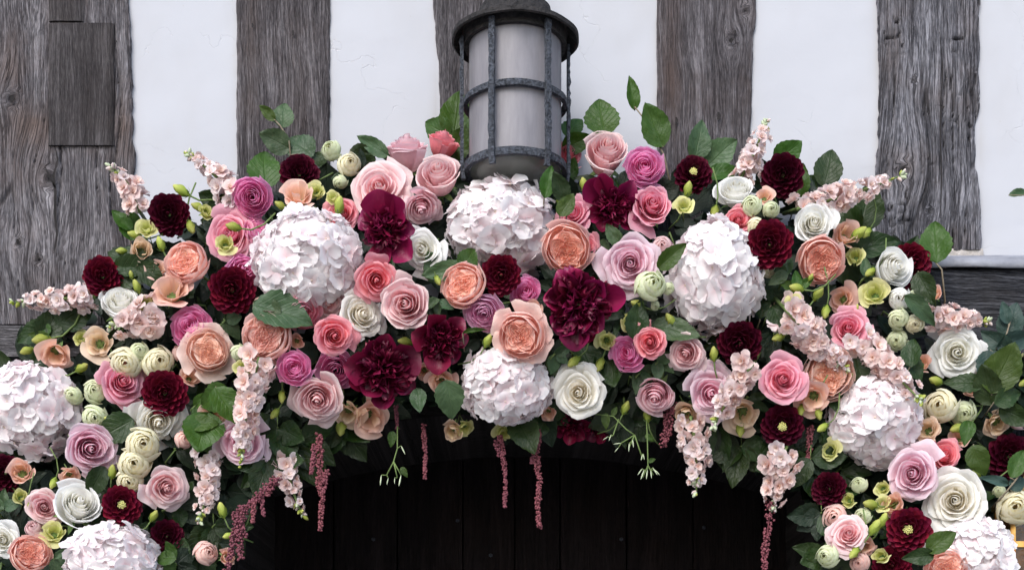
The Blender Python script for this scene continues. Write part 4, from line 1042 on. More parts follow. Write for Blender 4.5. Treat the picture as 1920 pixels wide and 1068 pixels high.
S = [
 ('cgreen',622,283,21,-.3,.5,.02,'cream green rosebud against the oak post, topmost of its cluster'),
 ('cream',655,309,24,.1,.4,.01,'cream rosebud standing right of the topmost cream bud'),
 ('cgreen',638,341,14,-.2,-.2,.03,'tiny green rosebud below two cream rosebuds'),
 ('cream',268,835,36,.0,.2,-.01,'cream rose at the top of the stacked cream column'),
 ('cream',252,869,33,-.05,.0,-.005,'cream rose in the middle of the stacked cream column'),
 ('cream',243,901,27,-.1,-.1,.01,'cream rose at the bottom of the stacked cream column'),
 ('cream',236,681,31,-.15,.05,-.01,'cream rose above the pink rose, in the cream trio under stock florets'),
 ('cream',297,679,32,.1,.15,.0,'cream rose touching the dahlia below the cream trio'),
 ('cgreen',262,658,18,.0,.2,-.015,'smallest cream rose, in the middle of the cream trio'),
 ('cgreen',178,734,23,-.1,.2,.0,'greenish rosebud between hydrangea and pink rose, largest of its three'),
 ('cgreen',138,741,18,-.2,.1,.005,'greenish rosebud touching the hydrangea beside the oak beam'),
 ('cgreen',178,782,25,.0,.0,.005,'greenish half-open rose just above the large lavender pink rose'),
 ('white',1687,560,22,-.1,.2,-.02,'pale rosebud at the top of the green bud cluster below white rose'),
 ('cgreen',1717,561,20,.2,.2,-.01,'greenish rosebud beside the pale bud at the cluster top'),
 ('cgreen',1684,598,20,-.1,.0,-.015,'greenish rosebud in the middle of the bud cluster'),
 ('cream',1715,606,18,.1,-.1,-.015,'creamy rosebud flushed pink in the bud cluster beside stock'),
 ('cgreen',1682,637,21,-.1,-.1,-.01,'greenish rosebud lowest in the bud cluster, above the drooping stock'),
 ('cream',1763,761,36,-.15,.2,.0,'open cream rose right of the hydrangea below the drooping stock'),
 ('cgreen',1806,774,25,.15,.0,.0,'closed greenish rose beside the open cream rose'),
 ('cream',1903,951,38,.1,.1,-.02,'open cream rose in front of the brass lamp'),
 ('cgreen',1874,921,13,-.2,.3,.01,'tiny green rosebud above the open cream rose at the brass lamp'),
 ('cgreen',1410,386,20,-.1,.3,-.015,'cream rosebud under the white side-on rosebud'),
 ('cgreen',1445,393,17,.2,.2,-.01,'cream rosebud under the highest burgundy dahlia on the post'),
 ('cream',1418,426,18,.0,.1,.005,'cream rosebud half hidden behind the dahlia on the tall hydrangea'),
 ('cgreen',1253,541,12,.2,.1,-.02,'tiny bud beside the greenish cream rose'),
 ('cgreen',1228,572,10,.2,-.3,-.01,'tiny bud under the greenish cream rose'),
 ('dusty',1566,970,26,-.2,.1,.03,'dull cream bud in shade above the small blush rose'),
 ('cream',1440,503,17,.3,-.2,.02,'cream rosebud peeping below the dahlia on the tall hydrangea'),
]
for c_, px, py, r_, tx, tz, dy, lb in S:
    flower('globe', c_, px, py, r_, tx, tz, dy, lb, 'spray_rose', 'rose')

# ------------------------------------------------------------------ dahlias and peonies
DH = [
 (561,322,38,-.05,.45,.0,'burgundy dahlia against the oak post among grey-green leaves',0,'dahlia2'),
 (316,402,40,-.15,.1,-.01,'burgundy dahlia between short stock spike and pink rose with buds',0,'dahlia2'),
 (192,518,38,-.1,.1,-.01,'burgundy dahlia in front of the broad oak post beside horizontal stock',0,'dahlia'),
 (435,544,45,-.05,.05,-.02,'burgundy dahlia touching the big white hydrangea',0,'dahlia'),
 (309,737,44,.0,.05,-.02,'burgundy dahlia above the half hidden ivory rose',0,'dahlia'),
 (228,946,38,.0,.1,-.01,'open dahlia with yellow eye above a hydrangea',1,'dahlia'),
 (314,1005,32,.1,.0,.03,'dark dahlia sunk in shade beside the hydrangea below yellow-eyed dahlia',0,'dahlia2'),
 (940,516,39,.0,-.1,-.02,'burgundy dahlia below the hydrangea under the lantern',0,'dahlia'),
 (1300,324,37,.05,.45,.0,'burgundy dahlia with yellow eye below broad pale leaves on the post',1,'dahlia2'),
 (1468,328,41,.0,.1,-.005,'burgundy dahlia against white plaster beside the upright stock spike',0,'dahlia2'),
 (1443,459,46,.0,.05,-.04,'burgundy dahlia overlapping the upper edge of the tall white hydrangea',0,'dahlia'),
 (1388,646,43,.0,-.2,.0,'burgundy dahlia directly below the tall white hydrangea',0,'dahlia2'),
 (1467,799,41,.0,-.1,-.015,'open dahlia with green-yellow eye below pink rose, over the door',1,'dahlia2'),
 (1712,496,42,.5,.1,.02,'burgundy dahlia behind the white rose by the oak post foot',0,'dahlia'),
 (1703,992,43,-.05,.05,-.02,'burgundy dahlia below the lavender pink rose and beside ivory rose',1,'dahlia'),
 (1893,856,43,.1,.0,.01,'burgundy dahlia behind the fresh green leaves near the brass lamp',0,'dahlia2'),
 (1553,916,34,-.2,.0,.035,'very dark closed dahlia in shade beside the door edge',0,'dahlia2'),
 (8,886,36,-.2,.1,.025,'burgundy dahlia cut by the picture edge below the hydrangea at oak beam',0,'dahlia2'),
 (1672,1060,38,-.1,.0,.02,'dark dahlia under the dahlia beside the ivory rose',0,'dahlia'),
]
for i, (px, py, r_, tx, tz, dy, lb, oc, mt) in enumerate(DH):
    dahlia(px, py, r_, tx, tz, dy, lb, bool(oc), 56 if oc else 66, mt, i)
peony(722, 430, 66, -.35, -.05, -.035, 'upright magenta peony with loose outer petals below the pale blush rose', seed=1, nout=7, nin=60, long=[(100, 1.05), (185, .95), (285, 1.15), (350, .95)])
peony(1148, 388, 60, .15, .1, .0, 'magenta peony with petals thrown to one side, below the side-on blush rose', seed=2, nout=7, nin=60, long=[(170, 1.1), (120, 1.0), (300, 1.05)])
peony(716, 694, 70, -.1, -.15, -.015, 'full maroon peony over the door beside bright coral rose', 'peony2', seed=3, nout=9, nin=120, full=1.0)
peony(829, 637, 62, .05, -.05, -.01, 'maroon cup-shaped peony between large blush rose and lilac rose', 'peony2', seed=4, nout=8, nin=64, spread=.5)
peony(1086, 572, 82, .05, -.02, -.035, 'largest magenta peony with long splayed petals, below the peach garden rose', seed=5, nout=8, nin=110, full=.6, long=[(95, 1.12), (165, 1.05), (265, 1.15), (235, 1.0)])
peony(1072, 797, 40, 0, -.4, .05, 'maroon peony in shade under the lone ivory rose', 'peony2', seed=6, nout=7, nin=24)
peony(1118, 803, 28, .2, -.6, .06, 'small faded maroon peony in shade beside jasmine twig', 'peony2', seed=7, nout=6, nin=16)

# ------------------------------------------------------------------ stocks
ST = [
 (262,396,208,312,58,.0,'short pale pink stock spike in front of the broad oak post edge'),
 (440,372,352,288,60,.0,'pale pink stock spike leaning across white plaster beside the mauve rose'),
 (178,556,26,566,56,.0,'long pale pink stock spike lying toward the oak post, below a dahlia'),
 (296,592,208,612,78,-.01,'dense pale pink stock cluster above the cream trio of roses'),
 (486,672,452,868,66,-.02,'long pale pink stock spike hanging over the half hidden blush rose'),
 (392,850,374,974,56,.01,'dull pink stock spike hanging beside the lone blush rose'),
 (538,856,566,962,56,-.015,'pale pink stock tip hanging in front of the dark door beside amaranth'),
 (1388,336,1438,226,62,.01,'upright pale pink stock spike between oak post and highest dahlia'),
 (1496,392,1688,330,60,-.005,'long pale pink stock spike pointing across the cracked oak post'),
 (1474,580,1592,698,74,-.03,'pale pink stock spike drooping onto the pale peach garden rose'),
 (1606,636,1728,752,66,-.05,'pale pink stock spike drooping over the hydrangea from the pink rose'),
 (1745,596,1850,602,58,.0,'short pale pink stock spike in front of the oak beam above white rose'),
 (1410,684,1338,798,66,-.035,'pale stock spike lying over the lavender pink rose'),
 (1296,782,1306,922,62,-.02,'pale stock spike hanging over the door below lavender pink rose'),
 (1474,838,1450,952,70,-.03,'pale stock spike hanging below the green-yellow-eyed dahlia'),
]
for i, (a_, b_, c_, d_, wd, dy, lb) in enumerate(ST): stock(a_, b_, c_, d_, wd, dy, lb, seed=i)

# ------------------------------------------------------------------ lisianthus flowers and buds
LS = [
 (560,370,30,-.1,.8,.0,'lisp','frilled peach lisianthus between burgundy dahlia on post and big hydrangea'),
 (265,469,28,.0,.3,.0,'lisb','buff lisianthus at the edge of the broad oak post below a dahlia'),
 (104,662,34,-.1,-.5,.0,'lisp','peach lisianthus nodding above the hydrangea beside the oak beam'),
 (185,642,30,-.2,.2,.0,'lisb','buff lisianthus beside the dense stock cluster'),
 (322,548,36,-.1,.6,.0,'lisp','frilled peach lisianthus directly below the peach garden rose between dahlias'),
 (40,885,34,-.2,.3,.0,'lisp','peach lisianthus below the hydrangea at the oak beam'),
 (130,890,22,.1,-.4,.015,'lisp','small peach lisianthus between lavender rose and white flared rose'),
 (652,772,28,-.2,-.5,.02,'lisb','buff lisianthus hanging at the door head below maroon peony'),
 (692,780,34,.25,-.5,.02,'lisp','frilled peach lisianthus hanging at the door head'),
 (850,806,26,-.3,-.5,.03,'lisb','buff lisianthus hanging under the serrated green leaf'),
 (872,800,24,.2,-.6,.025,'lisy','yellow lisianthus hanging under the serrated green leaf'),
 (945,808,24,.0,-.8,.03,'lisy','yellow lisianthus under the small hydrangea over the door'),
 (828,712,26,.1,-.5,.0,'lisp','pink-peach open lisianthus beneath the maroon cup-shaped peony'),
 (1286,776,32,.1,-.5,.015,'lisb','buff lisianthus hanging beside the pink amaranth plume'),
 (1585,442,32,.3,.4,.0,'lisp','frilled peach lisianthus beside the round white rose'),
 (1579,561,26,-.3,.1,.02,'lisp','small peach lisianthus above the pink rose between stock spikes'),
 (1640,552,32,-.1,.4,-.01,'lisy','pale yellow lisianthus beside the green bud cluster'),
 (1868,792,32,.2,-.3,.0,'lisb','frilled buff lisianthus above the dahlia near the brass lamp'),
 (1740,806,26,-.2,.2,.005,'lisb','apricot lisianthus between hydrangea and coral rose'),
 (1392,775,34,.0,-.4,.02,'lisb','buff lisianthus in shade under the stock spike on the lavender rose'),
 (1524,745,32,-.1,-.4,.005,'lisp','peach lisianthus under the pale peach garden rose'),
 (1676,945,28,-.2,.2,.01,'lisp','dusky peach lisianthus between lavender rose and dahlia'),
 (1620,1022,24,.2,-.4,.02,'lisp','dusky lisianthus under the small blush rose'),
 (422,458,24,-.1,.3,-.03,'lisy','yellow lisianthus lying on the pink rose'),
 (275,430,24,-.2,.5,.0,'lisy','yellow lisianthus beside the dahlia at the broad post edge'),
 (385,398,24,.2,.5,.0,'lisy','yellow lisianthus between dahlia and pink rose'),
 (455,690,24,.0,.3,-.03,'lisy','pale yellow lisianthus at the root of the long hanging stock'),
 (272,570,22,.1,.2,-.01,'lisy','yellow lisianthus above the dense stock cluster'),
 (1282,388,24,.0,.7,-.01,'lisy','pale yellow lisianthus beside the pink rose above the tall hydrangea'),
 (38,930,24,-.1,.5,.01,'lisy','yellow lisianthus above the dusky blush rose'),
 (625,372,22,-.2,.6,.01,'lisy','lime yellow lisianthus above the hidden coral rose'),
 (1490,572,22,-.2,.2,-.01,'lisy','yellow lisianthus at the root of the stock drooping on peach rose'),
 (1655,945,20,-.2,.4,.01,'lisy','yellow lisianthus among green buds beside lavender pink rose'),
 (1652,1042,26,-.3,.3,.0,'lisy','yellow lisianthus beside the dark dahlia under another dahlia'),
 (1655,915,22,-.2,.2,.02,'lisy','green-cream lisianthus below the hydrangea with drooping stock'),
]
for px, py, r_, tx, tz, dy, cl, lb in LS: lisianthus(px, py, r_ * (.76 if cl == 'lisy' else .98), tx, tz, dy, lb, cl)
BL = [
 (340,357,34,150,.0,'lime bud pointing up over white plaster beside the leaning stock'),
 (372,388,28,160,.0,'lime bud just below the bud over white plaster'),
 (252,440,26,165,.0,'lime bud above the buff lisianthus at broad post edge'),
 (228,470,22,185,.0,'lime bud beside the buff lisianthus at broad post edge'),
 (438,425,30,170,-.03,'lime bud lying on the pink rose'),
 (78,636,36,190,.0,'lime buds above the nodding peach lisianthus by the oak beam'),
 (246,515,16,100,.0,'tiny lime bud beside the dahlia on the broad oak post'),
 (636,385,34,80,-.005,'lime bud overlapping the big white hydrangea top'),
 (526,385,24,150,.0,'lime bud between mauve rose and frilled peach lisianthus'),
 (468,672,22,70,-.02,'lime bud above the pale yellow lisianthus at hanging stock'),
 (1494,540,30,170,-.01,'lime bud standing above the yellow lisianthus at drooping stock root'),
 (1520,520,16,60,.0,'tiny bud under the peach garden rose below round white rose'),
 (1290,355,30,80,-.01,'lime bud above the pale yellow lisianthus by the pink rose'),
 (1610,437,34,35,-.01,'lime bud pointing out of the frilled peach lisianthus'),
 (1632,510,26,215,-.01,'lime bud against the white rose at post foot'),
 (1607,578,16,90,.0,'tiny lime bud above the pink rose between stock spikes'),
 (1795,802,32,200,.0,'lime bud under the closed greenish rose'),
 (1868,746,28,30,.0,'lime bud over dark leaves below the big white rose'),
 (1633,945,32,170,.005,'lime bud beside the shaded dark dahlia'),
 (1640,988,34,60,-.01,'lime bud below the yellow lisianthus near lavender rose'),
 (1502,768,26,260,.01,'lime bud beside the green-yellow-eyed dahlia'),
 (1535,775,26,280,.01,'lime bud under the pale peach garden rose'),
 (100,905,24,250,.0,'lime bud beside the small peach lisianthus'),
 (55,946,22,280,.0,'lime bud beside the yellow lisianthus above dusky rose'),
 (640,800,36,265,.015,'lime bud dangling at the door head'),
 (1388,805,30,270,.01,'lime bud under the shaded buff lisianthus'),
 (1236,495,10,90,.0,'pinhead bud beside the curved leaf on the tall hydrangea'),
 (1602,1035,30,230,.0,'lime bud hanging under the small blush rose'),
]
for px, py, L_, an, dy, lb in BL: lis_bud(px, py, L_, an, dy, lb)

# ------------------------------------------------------------------ amaranth
amaranth([([(598, 815), (600, 860), (598, 905), (604, 935), (600, 995)], 17), ([(590, 835), (583, 890)], 12), ([(612, 880), (606, 925)], 14)], 'pink amaranth tassel hanging straight before the door beside stock tip', 1, -.03)
amaranth([([(520, 895), (480, 935), (450, 960), (438, 1010), (424, 1075)], 26), ([(455, 950), (448, 1000), (452, 1050)], 24), ([(490, 925), (494, 968)], 12), ([(476, 940), (474, 980)], 12), ([(440, 960), (462, 1010)], 20), ([(512, 900), (500, 930)], 20)], 'branched pink amaranth tassel at the door edge, thickest of all', 2, -.035)
amaranth([([(742, 762), (745, 805)], 9)], 'very short amaranth tassel under the full maroon peony', 3)
amaranth([([(794, 795), (797, 850), (797, 898)], 12)], 'thin amaranth tassel below the green leaf under the maroon peonies', 4)
amaranth([([(938, 818), (944, 860), (948, 905), (946, 952)], 13), ([(932, 828), (938, 856)], 16)], 'thin amaranth tassel under the yellow lisianthus and small hydrangea', 5)
amaranth([([(1008, 805), (1005, 850), (1012, 900), (1008, 950), (1012, 990)], 18), ([(1004, 822), (996, 870)], 12)], 'longest middle amaranth tassel with bare pale tip before the door', 6)
amaranth([([(1258, 760), (1252, 800), (1243, 838)], 32)], 'plump pink amaranth plume under the nodding rosebud', 7)
amaranth([([(1446, 940), (1440, 990), (1434, 1030), (1432, 1090)], 24)], 'thick amaranth rope below the hanging stock under the dahlia', 8)
amaranth([([(1520, 800), (1516, 850), (1510, 880)], 18)], 'dull amaranth tassel beside the hydrangea below drooping stock', 9, .03)

# ------------------------------------------------------------------ leaves that stand out
sprig([(502,212,40,140,0,0,.7,'leafg'), (532,214,50,85), (516,265,64,160), (562,272,66,140,.1,.2,1.1), (600,300,34,-60)], 'grey-green leaf twig rising in front of the second oak post', .05, [(545,300), (542,262), (525,235), (508,218)], 'leafs', y=.10)
sprig([(498,312,84,92,0,0,1.0)], 'single upright green leaf beside the dahlia on the second oak post', .06, None, 'leafg', y=.09)
sprig([(855,212,92,80), (819,240,60,150), (860,270,70,70)], 'dark green leaves between the lantern and oak post', .0, None, 'leafg', y=.13)
sprig([(1130,216,72,97,.1,.1,1.2)], 'large upright green leaf above the side-on blush rose', .0, [(1128,300), (1132,256)], 'leafg', y=.07)
sprig([(1076,236,52,60), (1084,268,64,20), (1068,320,50,75)], 'green leaves just behind the lantern bars', .0, None, 'leafg', y=.13)
sprig([(1186,174,62,100,.4,0,.8), (1226,236,86,118,.2,.1,.9)], 'leafy twig reaching up plaster beside the fourth oak post', .0, [(1258,350), (1245,290), (1212,228), (1190,200)], 'leafg', y=.08)
sprig([(1311,262,74,72,.3,0,.9), (1352,288,76,35,-.2,.1,1.2,'leafs'), (1360,325,70,20,0,.6,1,'leafg')], 'broad pale veined leaves in front of the fourth oak post', .0, None, 'leafs', y=.08)
sprig([(1478,285,60,40,0,0,1.1), (1500,340,70,80)], 'green leaves behind the highest burgundy dahlia', .0, None, 'leafg', y=.08)
sprig([(1553,312,78,75,0,.1,1.0), (1530,350,80,50)], 'dark pointed leaf against white plaster behind the long stock spike', .0, None, 'leaf', y=.10)
sprig([(1620,392,92,82), (1590,400,90,110)], 'large dark leaves below the stock spike at the cracked oak post', .0, None, 'leaf', y=.09)
sprig([(1640,462,96,15), (1600,500,80,-10)], 'dark green leaf crossing the foot of the cracked post', .0, None, 'leaf', y=.07)
sprig([(1755,452,84,88,.0,.1,1.15)], 'single glossy green leaf on a cut twig before the lead drip', .0, [(1772,565), (1766,505), (1756,494)], 'leafg', y=.06)
sprig([(1915,361,50,12,0,.5,.5)], 'leaf tip poking over plaster right of the cracked post', .0, [(1990,430), (1950,372), (1935,366)], 'leafs', y=.06)
sprig([(228,412,50,130), (248,420,60,80)], 'dark leaves under the short stock spike', .0, None, 'leafg', y=.07)
sprig([(880,484,58,60,0,0,.9,'leafg'), (835,510,90,190,0,.2,.6,'leafs'), (815,500,60,120)], 'jagged grey-green leaves between white rose and peach garden rose', -.0, None, 'leafs', y=-.045)
sprig([(1260,480,70,35,0,0,.8)], 'curved olive leaf lying on the tall white hydrangea edge', 0, None, 'leafg', y=-.075)
sprig([(1196,600,74,80,0,0,1.0), (1268,622,98,-18,0,.5,.7,'leafs')], 'dark leaf pair between greenish cream rose and small coral rose', 0, None, 'leaf', y=-.05)
sprig([(1130,474,66,70,.2,0,1.1), (1150,440,50,120)], 'green leaf between peach garden rose and pale lavender rose', 0, None, 'leafs', y=-.015)
sprig([(530,588,118,-20,0,.45,1.0), (500,575,60,150)], 'broad grey-green leaf folded over the dusty peach rose', 0, None, 'leafs', y=-.07)
sprig([(842,748,72,-80,.1,0,1.0)], 'serrated green leaf hanging beside the small hydrangea', 0, None, 'leafs', y=-.03)
sprig([(785,752,56,-80,0,0,.8)], 'green leaf hanging below the two maroon peonies', 0, None, 'leafs', y=-.02)
sprig([(985,815,84,-70,0,0,1.1), (1035,690,50,-80)], 'dark leaf hanging under the small hydrangea over the door', 0, None, 'leaf', y=.03)
sprig([(380,812,90,-95,0,0,1.2), (382,792,52,5,0,.5,1.0), (425,760,80,-60), (400,745,70,200)], 'broad fresh green leaves left of the long hanging stock', 0, None, 'leafg', y=-.02)
sprig([(214,802,80,-150,0,.2,.9), (180,905,70,-120,0,0,.8)], 'dark pointed leaves between lavender rose and cream column', 0, None, 'leaf', y=-.02)
sprig([(1836,862,62,-70,0,.1,1.0), (1812,810,50,-100)], 'glossy oval leaf beside the coral rose near the brass lamp', 0, None, 'leafg', y=-.02)
sprig([(1766,1015,66,40,0,.2,1.15), (1722,1042,60,190,0,0,1.0,'leaf')], 'fresh green leaf pair between dahlia and hydrangea below ivory rose', 0, None, 'leafg', y=-.10)
sprig([(1908,868,62,60,.2,.2,.9), (1865,900,60,170,0,.3,.6,'leafb'), (1910,905,40,30,0,0,1,'leafb')], 'fresh leaves on a twig before the dahlia near the brass lamp', 0, [(1880,930), (1900,905), (1915,885)], 'leafg', y=-.04)
sprig([(1612,690,90,-75), (1580,760,66,-25), (1640,650,50,60)], 'dark leaves between pale peach rose and hydrangea', 0, None, 'leaf', y=-.005)
sprig([(1895,600,70,75), (1870,640,74,150), (1905,640,80,20), (1850,690,70,-100), (1885,585,44,110)], 'blue-green leaf spray in front of the oak beam', 0, [(1860,720), (1880,650), (1895,600)], 'leafb', y=.03)
sprig([(1880,690,100,70,0,0,1.0,'leafg'), (1850,720,80,110), (1810,715,70,170,0,.4,.7), (1890,745,60,20), (1905,780,70,-30)], 'dark green leaves below the large pure white rose', 0, None, 'leaf', y=.0)
sprig([(1728,580,84,-40,0,.4,.5,'leafs'), (1735,540,70,-70)], 'slim leaf pointing from the green bud cluster to the short stock', 0, None, 'leaf', y=-.03)
sprig([(1710,660,60,80), (1715,690,50,-60)], 'round dark leaves above the hydrangea with drooping stock', 0, None, 'leaf', y=-.02)
sprig([(60,625,70,200), (95,610,80,60), (140,580,90,35), (10,690,90,120)], 'dark leaves under the long stock at the broad oak post', 0, None, 'leaf', y=.06)
sprig([(250,505,90,10), (240,485,80,150), (285,520,70,-40)], 'dark leaves beside the dahlia before the broad oak post', 0, None, 'leaf', y=.03)
sprig([(410,390,60,100), (420,385,70,40), (395,375,50,150)], 'dark leaves under the leaning stock spike', 0, None, 'leaf', y=.07)
sprig([(700,275,70,150,0,.2,.6,'leafs'), (680,290,50,-20), (690,310,50,-60), (720,290,50,-40,0,0,.4,'leafs')], 'small folded leaves between cream rosebuds and side-on pale rose', 0, [(735,310), (712,282), (680,268)], 'leaf', y=.06)
sprig([(1490,330,60,100), (1040,330,60,75,0,0,.7,'leafg')], 'leaf standing against the lantern base and hydrangea', 0, None, 'leaf', y=.0) if False else None
sprig([(1028,340,62,75,0,0,.8), (1062,385,50,60,0,.2,.9), (1050,350,60,120,0,0,.8,'leaf')], 'olive leaf standing against the lantern base', 0, None, 'leafg', y=-.065)
sprig([(1105,680,80,-70), (1120,700,90,-100,0,.2,.4), (1150,700,60,-80)], 'long dark leaf beside the lone ivory rose', 0, None, 'leaf', y=.0)
sprig([(890,620,46,10,0,.5,.4)], 'slim green leaf under the lilac rose', 0, None, 'leafg', y=-.075)
sprig([(1430,570,60,80), (1450,540,50,100), (1460,600,60,-60)], 'round leaves between tall hydrangea and drooping stock', 0, None, 'leaf', y=-.0)

# jasmine: thin twigs with slim pale buds
def jasmine(twigs, buds, leaves, label, y):
    px, py = twigs[0][0]; base = at(px, py, y)
    root = empty('jasmine_twig', Matrix.Translation(base)); tag(root, label, 'jasmine')
    m = MB()
    for t in twigs: m.tube([np.array(at(a, b, y) - base) for a, b in t], .0013, 4)
    m.tube([np.array((0, .06, .01)), np.array((0, 0, 0))], .0014, 4)
    for bx, by, L, ang in buds:
        q = min((np.array(at(lerp(t[i][0], t[i + 1][0], f), lerp(t[i][1], t[i + 1][1], f), y) - base) for t in twigs for i in range(len(t) - 1) for f in (0, .5, 1)), key=lambda z: np.linalg.norm(z - np.array(at(bx, by, y) - base)))
        m.tube([q, np.array(at(bx, by, y) - base)], .0009, 4)
    obj('stem', m.mesh('stem'), M['stem'], root)
    for bx, by, L, ang in buds:
        p = at(bx, by, y); a = math.radians(ang); d = Vector((math.cos(a), -.2, math.sin(a))).normalized(); s = L * kk(y) / 1.4
        obj('bud', BUD[0], M['white_bud'], root, Matrix.Translation(p - base) @ d.to_track_quat('Z', 'Y').to_matrix().to_4x4() @ Matrix.Diagonal((s * .22, s * .22, s * .85, 1)))
    for lx, ly, L, ang in leaves:
        obj('leaf', LEAF[0], M['leafg'], root, Matrix.Translation(-base) @ leaf_mtx(lx, ly, L, ang, y, 0, .2, .8))
jasmine([[(1110,775),(1150,780),(1175,805),(1190,815)],[(1160,785),(1150,815),(1142,820)],[(1190,815),(1165,830)],[(1190,815),(1205,860)],[(1190,815),(1180,838)]],
        [(1165,830,18,190),(1160,838,14,230),(1180,830,20,265),(1186,822,20,275),(1205,850,16,255),(1206,850,14,280),(1146,814,16,250),(1140,818,14,215)], [(1136,788,30,-90),(1152,770,20,60)], 'jasmine twig with slim pale buds below the lone ivory rose', .02)
jasmine([[(1212,780),(1214,830),(1215,870),(1215,875)],[(1215,872),(1205,895)],[(1215,872),(1225,890)]],
        [(1208,880,24,250),(1214,880,22,262),(1220,880,20,275),(1224,876,20,300),(1204,878,18,235),(1228,880,16,310)], [(1222,862,16,20),(1218,820,20,-40)], 'jasmine twig hanging straight down beside pink amaranth plume', .04)
jasmine([[(745,800),(745,840),(738,865),(725,890)],[(738,865),(745,895)],[(738,865),(752,890)]],
        [(715,890,24,265),(752,890,26,260),(752,835,22,-65),(728,895,16,260),(740,895,14,270)], [(735,822,30,-100),(758,884,22,-60)], 'jasmine twig hanging before the door under the full maroon peony', .03)
jasmine([[(1500,880),(1520,885),(1530,900)],[(1515,885),(1512,915)]], [(1512,905,14,260),(1530,890,12,-40)], [(1590,915,50,170)], 'thin jasmine twig beside the shaded dark dahlia', .06)

# ------------------------------------------------------------------ small buds and blooms in the gaps
fr = random.Random(77)
def inside(px, py, m=30):
    return np.interp(px, *zip(*UP)) + m < py < np.interp(px, *zip(*LO)) - m * .3
CIRC = [(px, py, r_) for _, _, px, py, r_, *_ in R] + [(px, py, r_) for _, px, py, r_, *_ in S] + [(d[0], d[1], d[2]) for d in DH] + [(d[0], d[1], d[2] * .8) for d in LS]
CIRC += [(572,488,105),(940,420,105),(1344,520,100),(945,724,82),(58,765,90),(1643,787,92),(208,1050,90),(1828,1045,84),(722,430,58),(1148,388,55),(716,694,62),(829,637,55),(1086,572,72)]
for q_ in ST: CIRC += [(lerp(q_[0], q_[2], t), lerp(q_[1], q_[3], t), q_[4] * .5) for t in (0, .25, .5, .75, 1)]
CIRC += [(1918, 1010, 75)]
NAMED = [(px, py, lb) for _, _, px, py, _, _, _, _, lb in R] + [(px, py, lb) for _, px, py, _, _, _, _, lb in S] + [(d[0], d[1], d[6]) for d in DH] + [(d[0], d[1], d[7]) for d in LS]
NAMED = [q for q in NAMED if len(q[2].split()) <= 12 and 'picture' not in q[2]]
def beside(px, py): return min(NAMED, key=lambda q: math.hypot(q[0] - px, q[1] - py))[2]
def gap(px, py): return min(math.hypot(px - a, py - b) - c for a, b, c in CIRC)
n = tries = 0
while n < 84 and tries < 60000:
    tries += 1
    px = fr.uniform(0, 1920); py = fr.uniform(300, 1068)
    if not inside(px, py, 40) or gap(px, py) < 7: continue
    if 440 < px < 1530 and py > 800: continue
    w_ = fr.random(); g_ = gap(px, py); r_ = min(24, 12 + g_ * .6)
    if w_ < .34:
        lis_bud(px, py, fr.uniform(22, 32), fr.uniform(20, 340), .005, 'lime bud beside the ' + beside(px, py), 'bud', 'lime buds filling gaps')
    elif w_ < .56:
        tag(lisianthus(px, py, r_, None, None, .02, 'small peach lisianthus by ' + beside(px, py), 'lisp'), group='peach lisianthus filling gaps')
    elif w_ < .72:
        tag(lisianthus(px, py, r_, None, None, .02, 'small yellow lisianthus by ' + beside(px, py), 'lisy'), group='yellow lisianthus filling gaps')
    elif w_ < .84:
        tag(flower('globe', fr.choice(['cgreen', 'blush', 'dusty']), px, py, r_, None, None, .02, 'small half-open rose by ' + beside(px, py), 'spray_rose', 'rose'), group='spray roses filling gaps')
    else:
        a0 = fr.uniform(0, 360)
        sprig([(px + 18 * math.cos(math.radians(a0 + k * 60)), py - 18 * math.sin(math.radians(a0 + k * 60)), fr.uniform(30, 46), a0 + k * 60, fr.uniform(-.3, .3), fr.uniform(0, .5), fr.uniform(.7, 1)) for k in (-1, 0, 1)],
              'fresh leaf sprig by ' + beside(px, py), 0, [(px - 8, py + 8), (px, py)], fr.choice(['leafg', 'leafs']), 'fresh leaf sprigs filling gaps', y=depth(px, py, .01), stemmat='stem')
    CIRC.append((px, py, 27)); n += 1

# ------------------------------------------------------------------ greenery packed between the flowers
for i, (px, py, a0) in enumerate([(520,800,-80),(565,830,-60),(500,860,-100),(545,850,-60),(640,790,-70),(1390,835,-100),(1520,860,-80),(1345,800,-90),(1540,960,-100),(1550,1040,-120),(1490,840,-60),(400,985,-80),(1020,770,-80),(1170,770,-80)]):
    lv = []
    for k in range(5):
        a = a0 + (k - 2) * 40 + fr.uniform(-15, 15); q = math.radians(a); L = fr.uniform(52, 84)
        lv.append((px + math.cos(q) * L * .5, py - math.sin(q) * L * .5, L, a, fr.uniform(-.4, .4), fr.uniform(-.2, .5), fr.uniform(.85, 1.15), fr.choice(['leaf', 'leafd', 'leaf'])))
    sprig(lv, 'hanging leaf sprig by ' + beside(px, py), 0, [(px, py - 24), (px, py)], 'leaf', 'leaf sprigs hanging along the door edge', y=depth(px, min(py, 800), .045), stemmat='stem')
n = 0
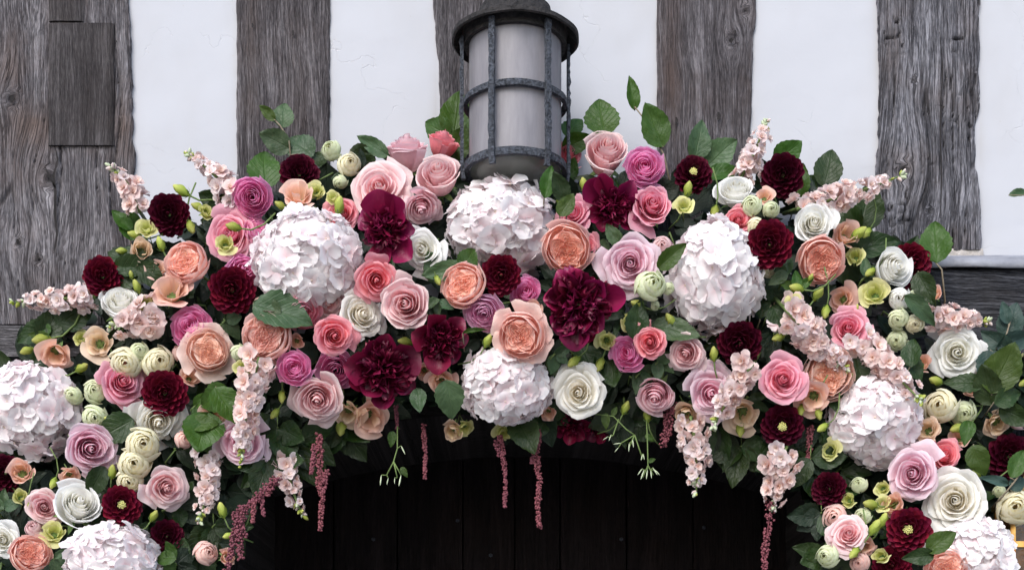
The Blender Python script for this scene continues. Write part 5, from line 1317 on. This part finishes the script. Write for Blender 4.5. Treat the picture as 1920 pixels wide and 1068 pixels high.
while n < 110:
    px = fr.uniform(-40, 1960); py = fr.uniform(280, 1090)
    if not inside(px, py, 34) or math.hypot(px - 1910, py - 1015) < 95: continue
    a0 = fr.uniform(0, 360); lv = []
    for k in range(5):
        a = a0 + (k - 2) * 42 + fr.uniform(-15, 15); q = math.radians(a); L = fr.uniform(36, 70)
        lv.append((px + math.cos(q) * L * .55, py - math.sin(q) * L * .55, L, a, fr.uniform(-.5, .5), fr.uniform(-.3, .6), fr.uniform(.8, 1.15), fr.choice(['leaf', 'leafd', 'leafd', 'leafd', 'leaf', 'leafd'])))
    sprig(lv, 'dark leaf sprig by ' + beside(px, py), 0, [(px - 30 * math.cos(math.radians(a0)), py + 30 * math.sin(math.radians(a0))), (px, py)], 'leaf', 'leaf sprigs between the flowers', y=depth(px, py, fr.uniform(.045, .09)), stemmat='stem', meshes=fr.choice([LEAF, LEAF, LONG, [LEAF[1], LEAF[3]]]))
    n += 1

def mass():
    rs = np.random.RandomState(8); V = []; F = []; lu = []; lv = []; n0 = 0
    nu, nv = 3, 5
    U, Q = np.meshgrid(np.linspace(-1, 1, nu), np.linspace(0, 1, nv))
    sh = np.sin(math.pi * Q ** .8) ** .7
    base = np.stack([U * .36 * sh, Q, .08 * np.abs(U) - .18 * Q * Q], -1).reshape(-1, 3)
    f0 = gridf(nv, nu)
    c = 0
    while c < 3600:
        px = rs.uniform(-330, 2230); py = rs.uniform(280, 1500)
        if not inside(px, py, 46) or math.hypot(px - 1906, py - 1015) < 75: continue
        y = min(.20, depth(px, py, 0) + rs.uniform(.085, .19)) if px < 430 or px > 1560 or py < 770 else depth(px, py, 0) + rs.uniform(.06, .11)
        y = min(y, .150)
        p = np.array(at(px, py, y)); L = rs.uniform(.035, .075)
        n_ = np.array([rs.uniform(-.7, .7), -1, rs.uniform(-.4, .9)]); n_ /= np.linalg.norm(n_)
        d = rs.randn(3); d -= n_ * d.dot(n_); d /= np.linalg.norm(d) + 1e-9; x = np.cross(d, n_)
        P = (base - [0, .5, 0]) * L
        V.append(P[:, :1] * x + P[:, 1:2] * d + P[:, 2:] * n_ + p); F += [tuple(i + n0 for i in f) for f in f0]; n0 += len(base)
        lu.append(U.ravel()); lv.append(Q.ravel()); c += 1
    me = mesh('foliage', np.concatenate(V), F, {'lu': np.concatenate(lu), 'lv': np.concatenate(lv)})
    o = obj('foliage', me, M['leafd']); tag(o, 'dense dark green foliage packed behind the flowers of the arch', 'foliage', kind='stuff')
mass()
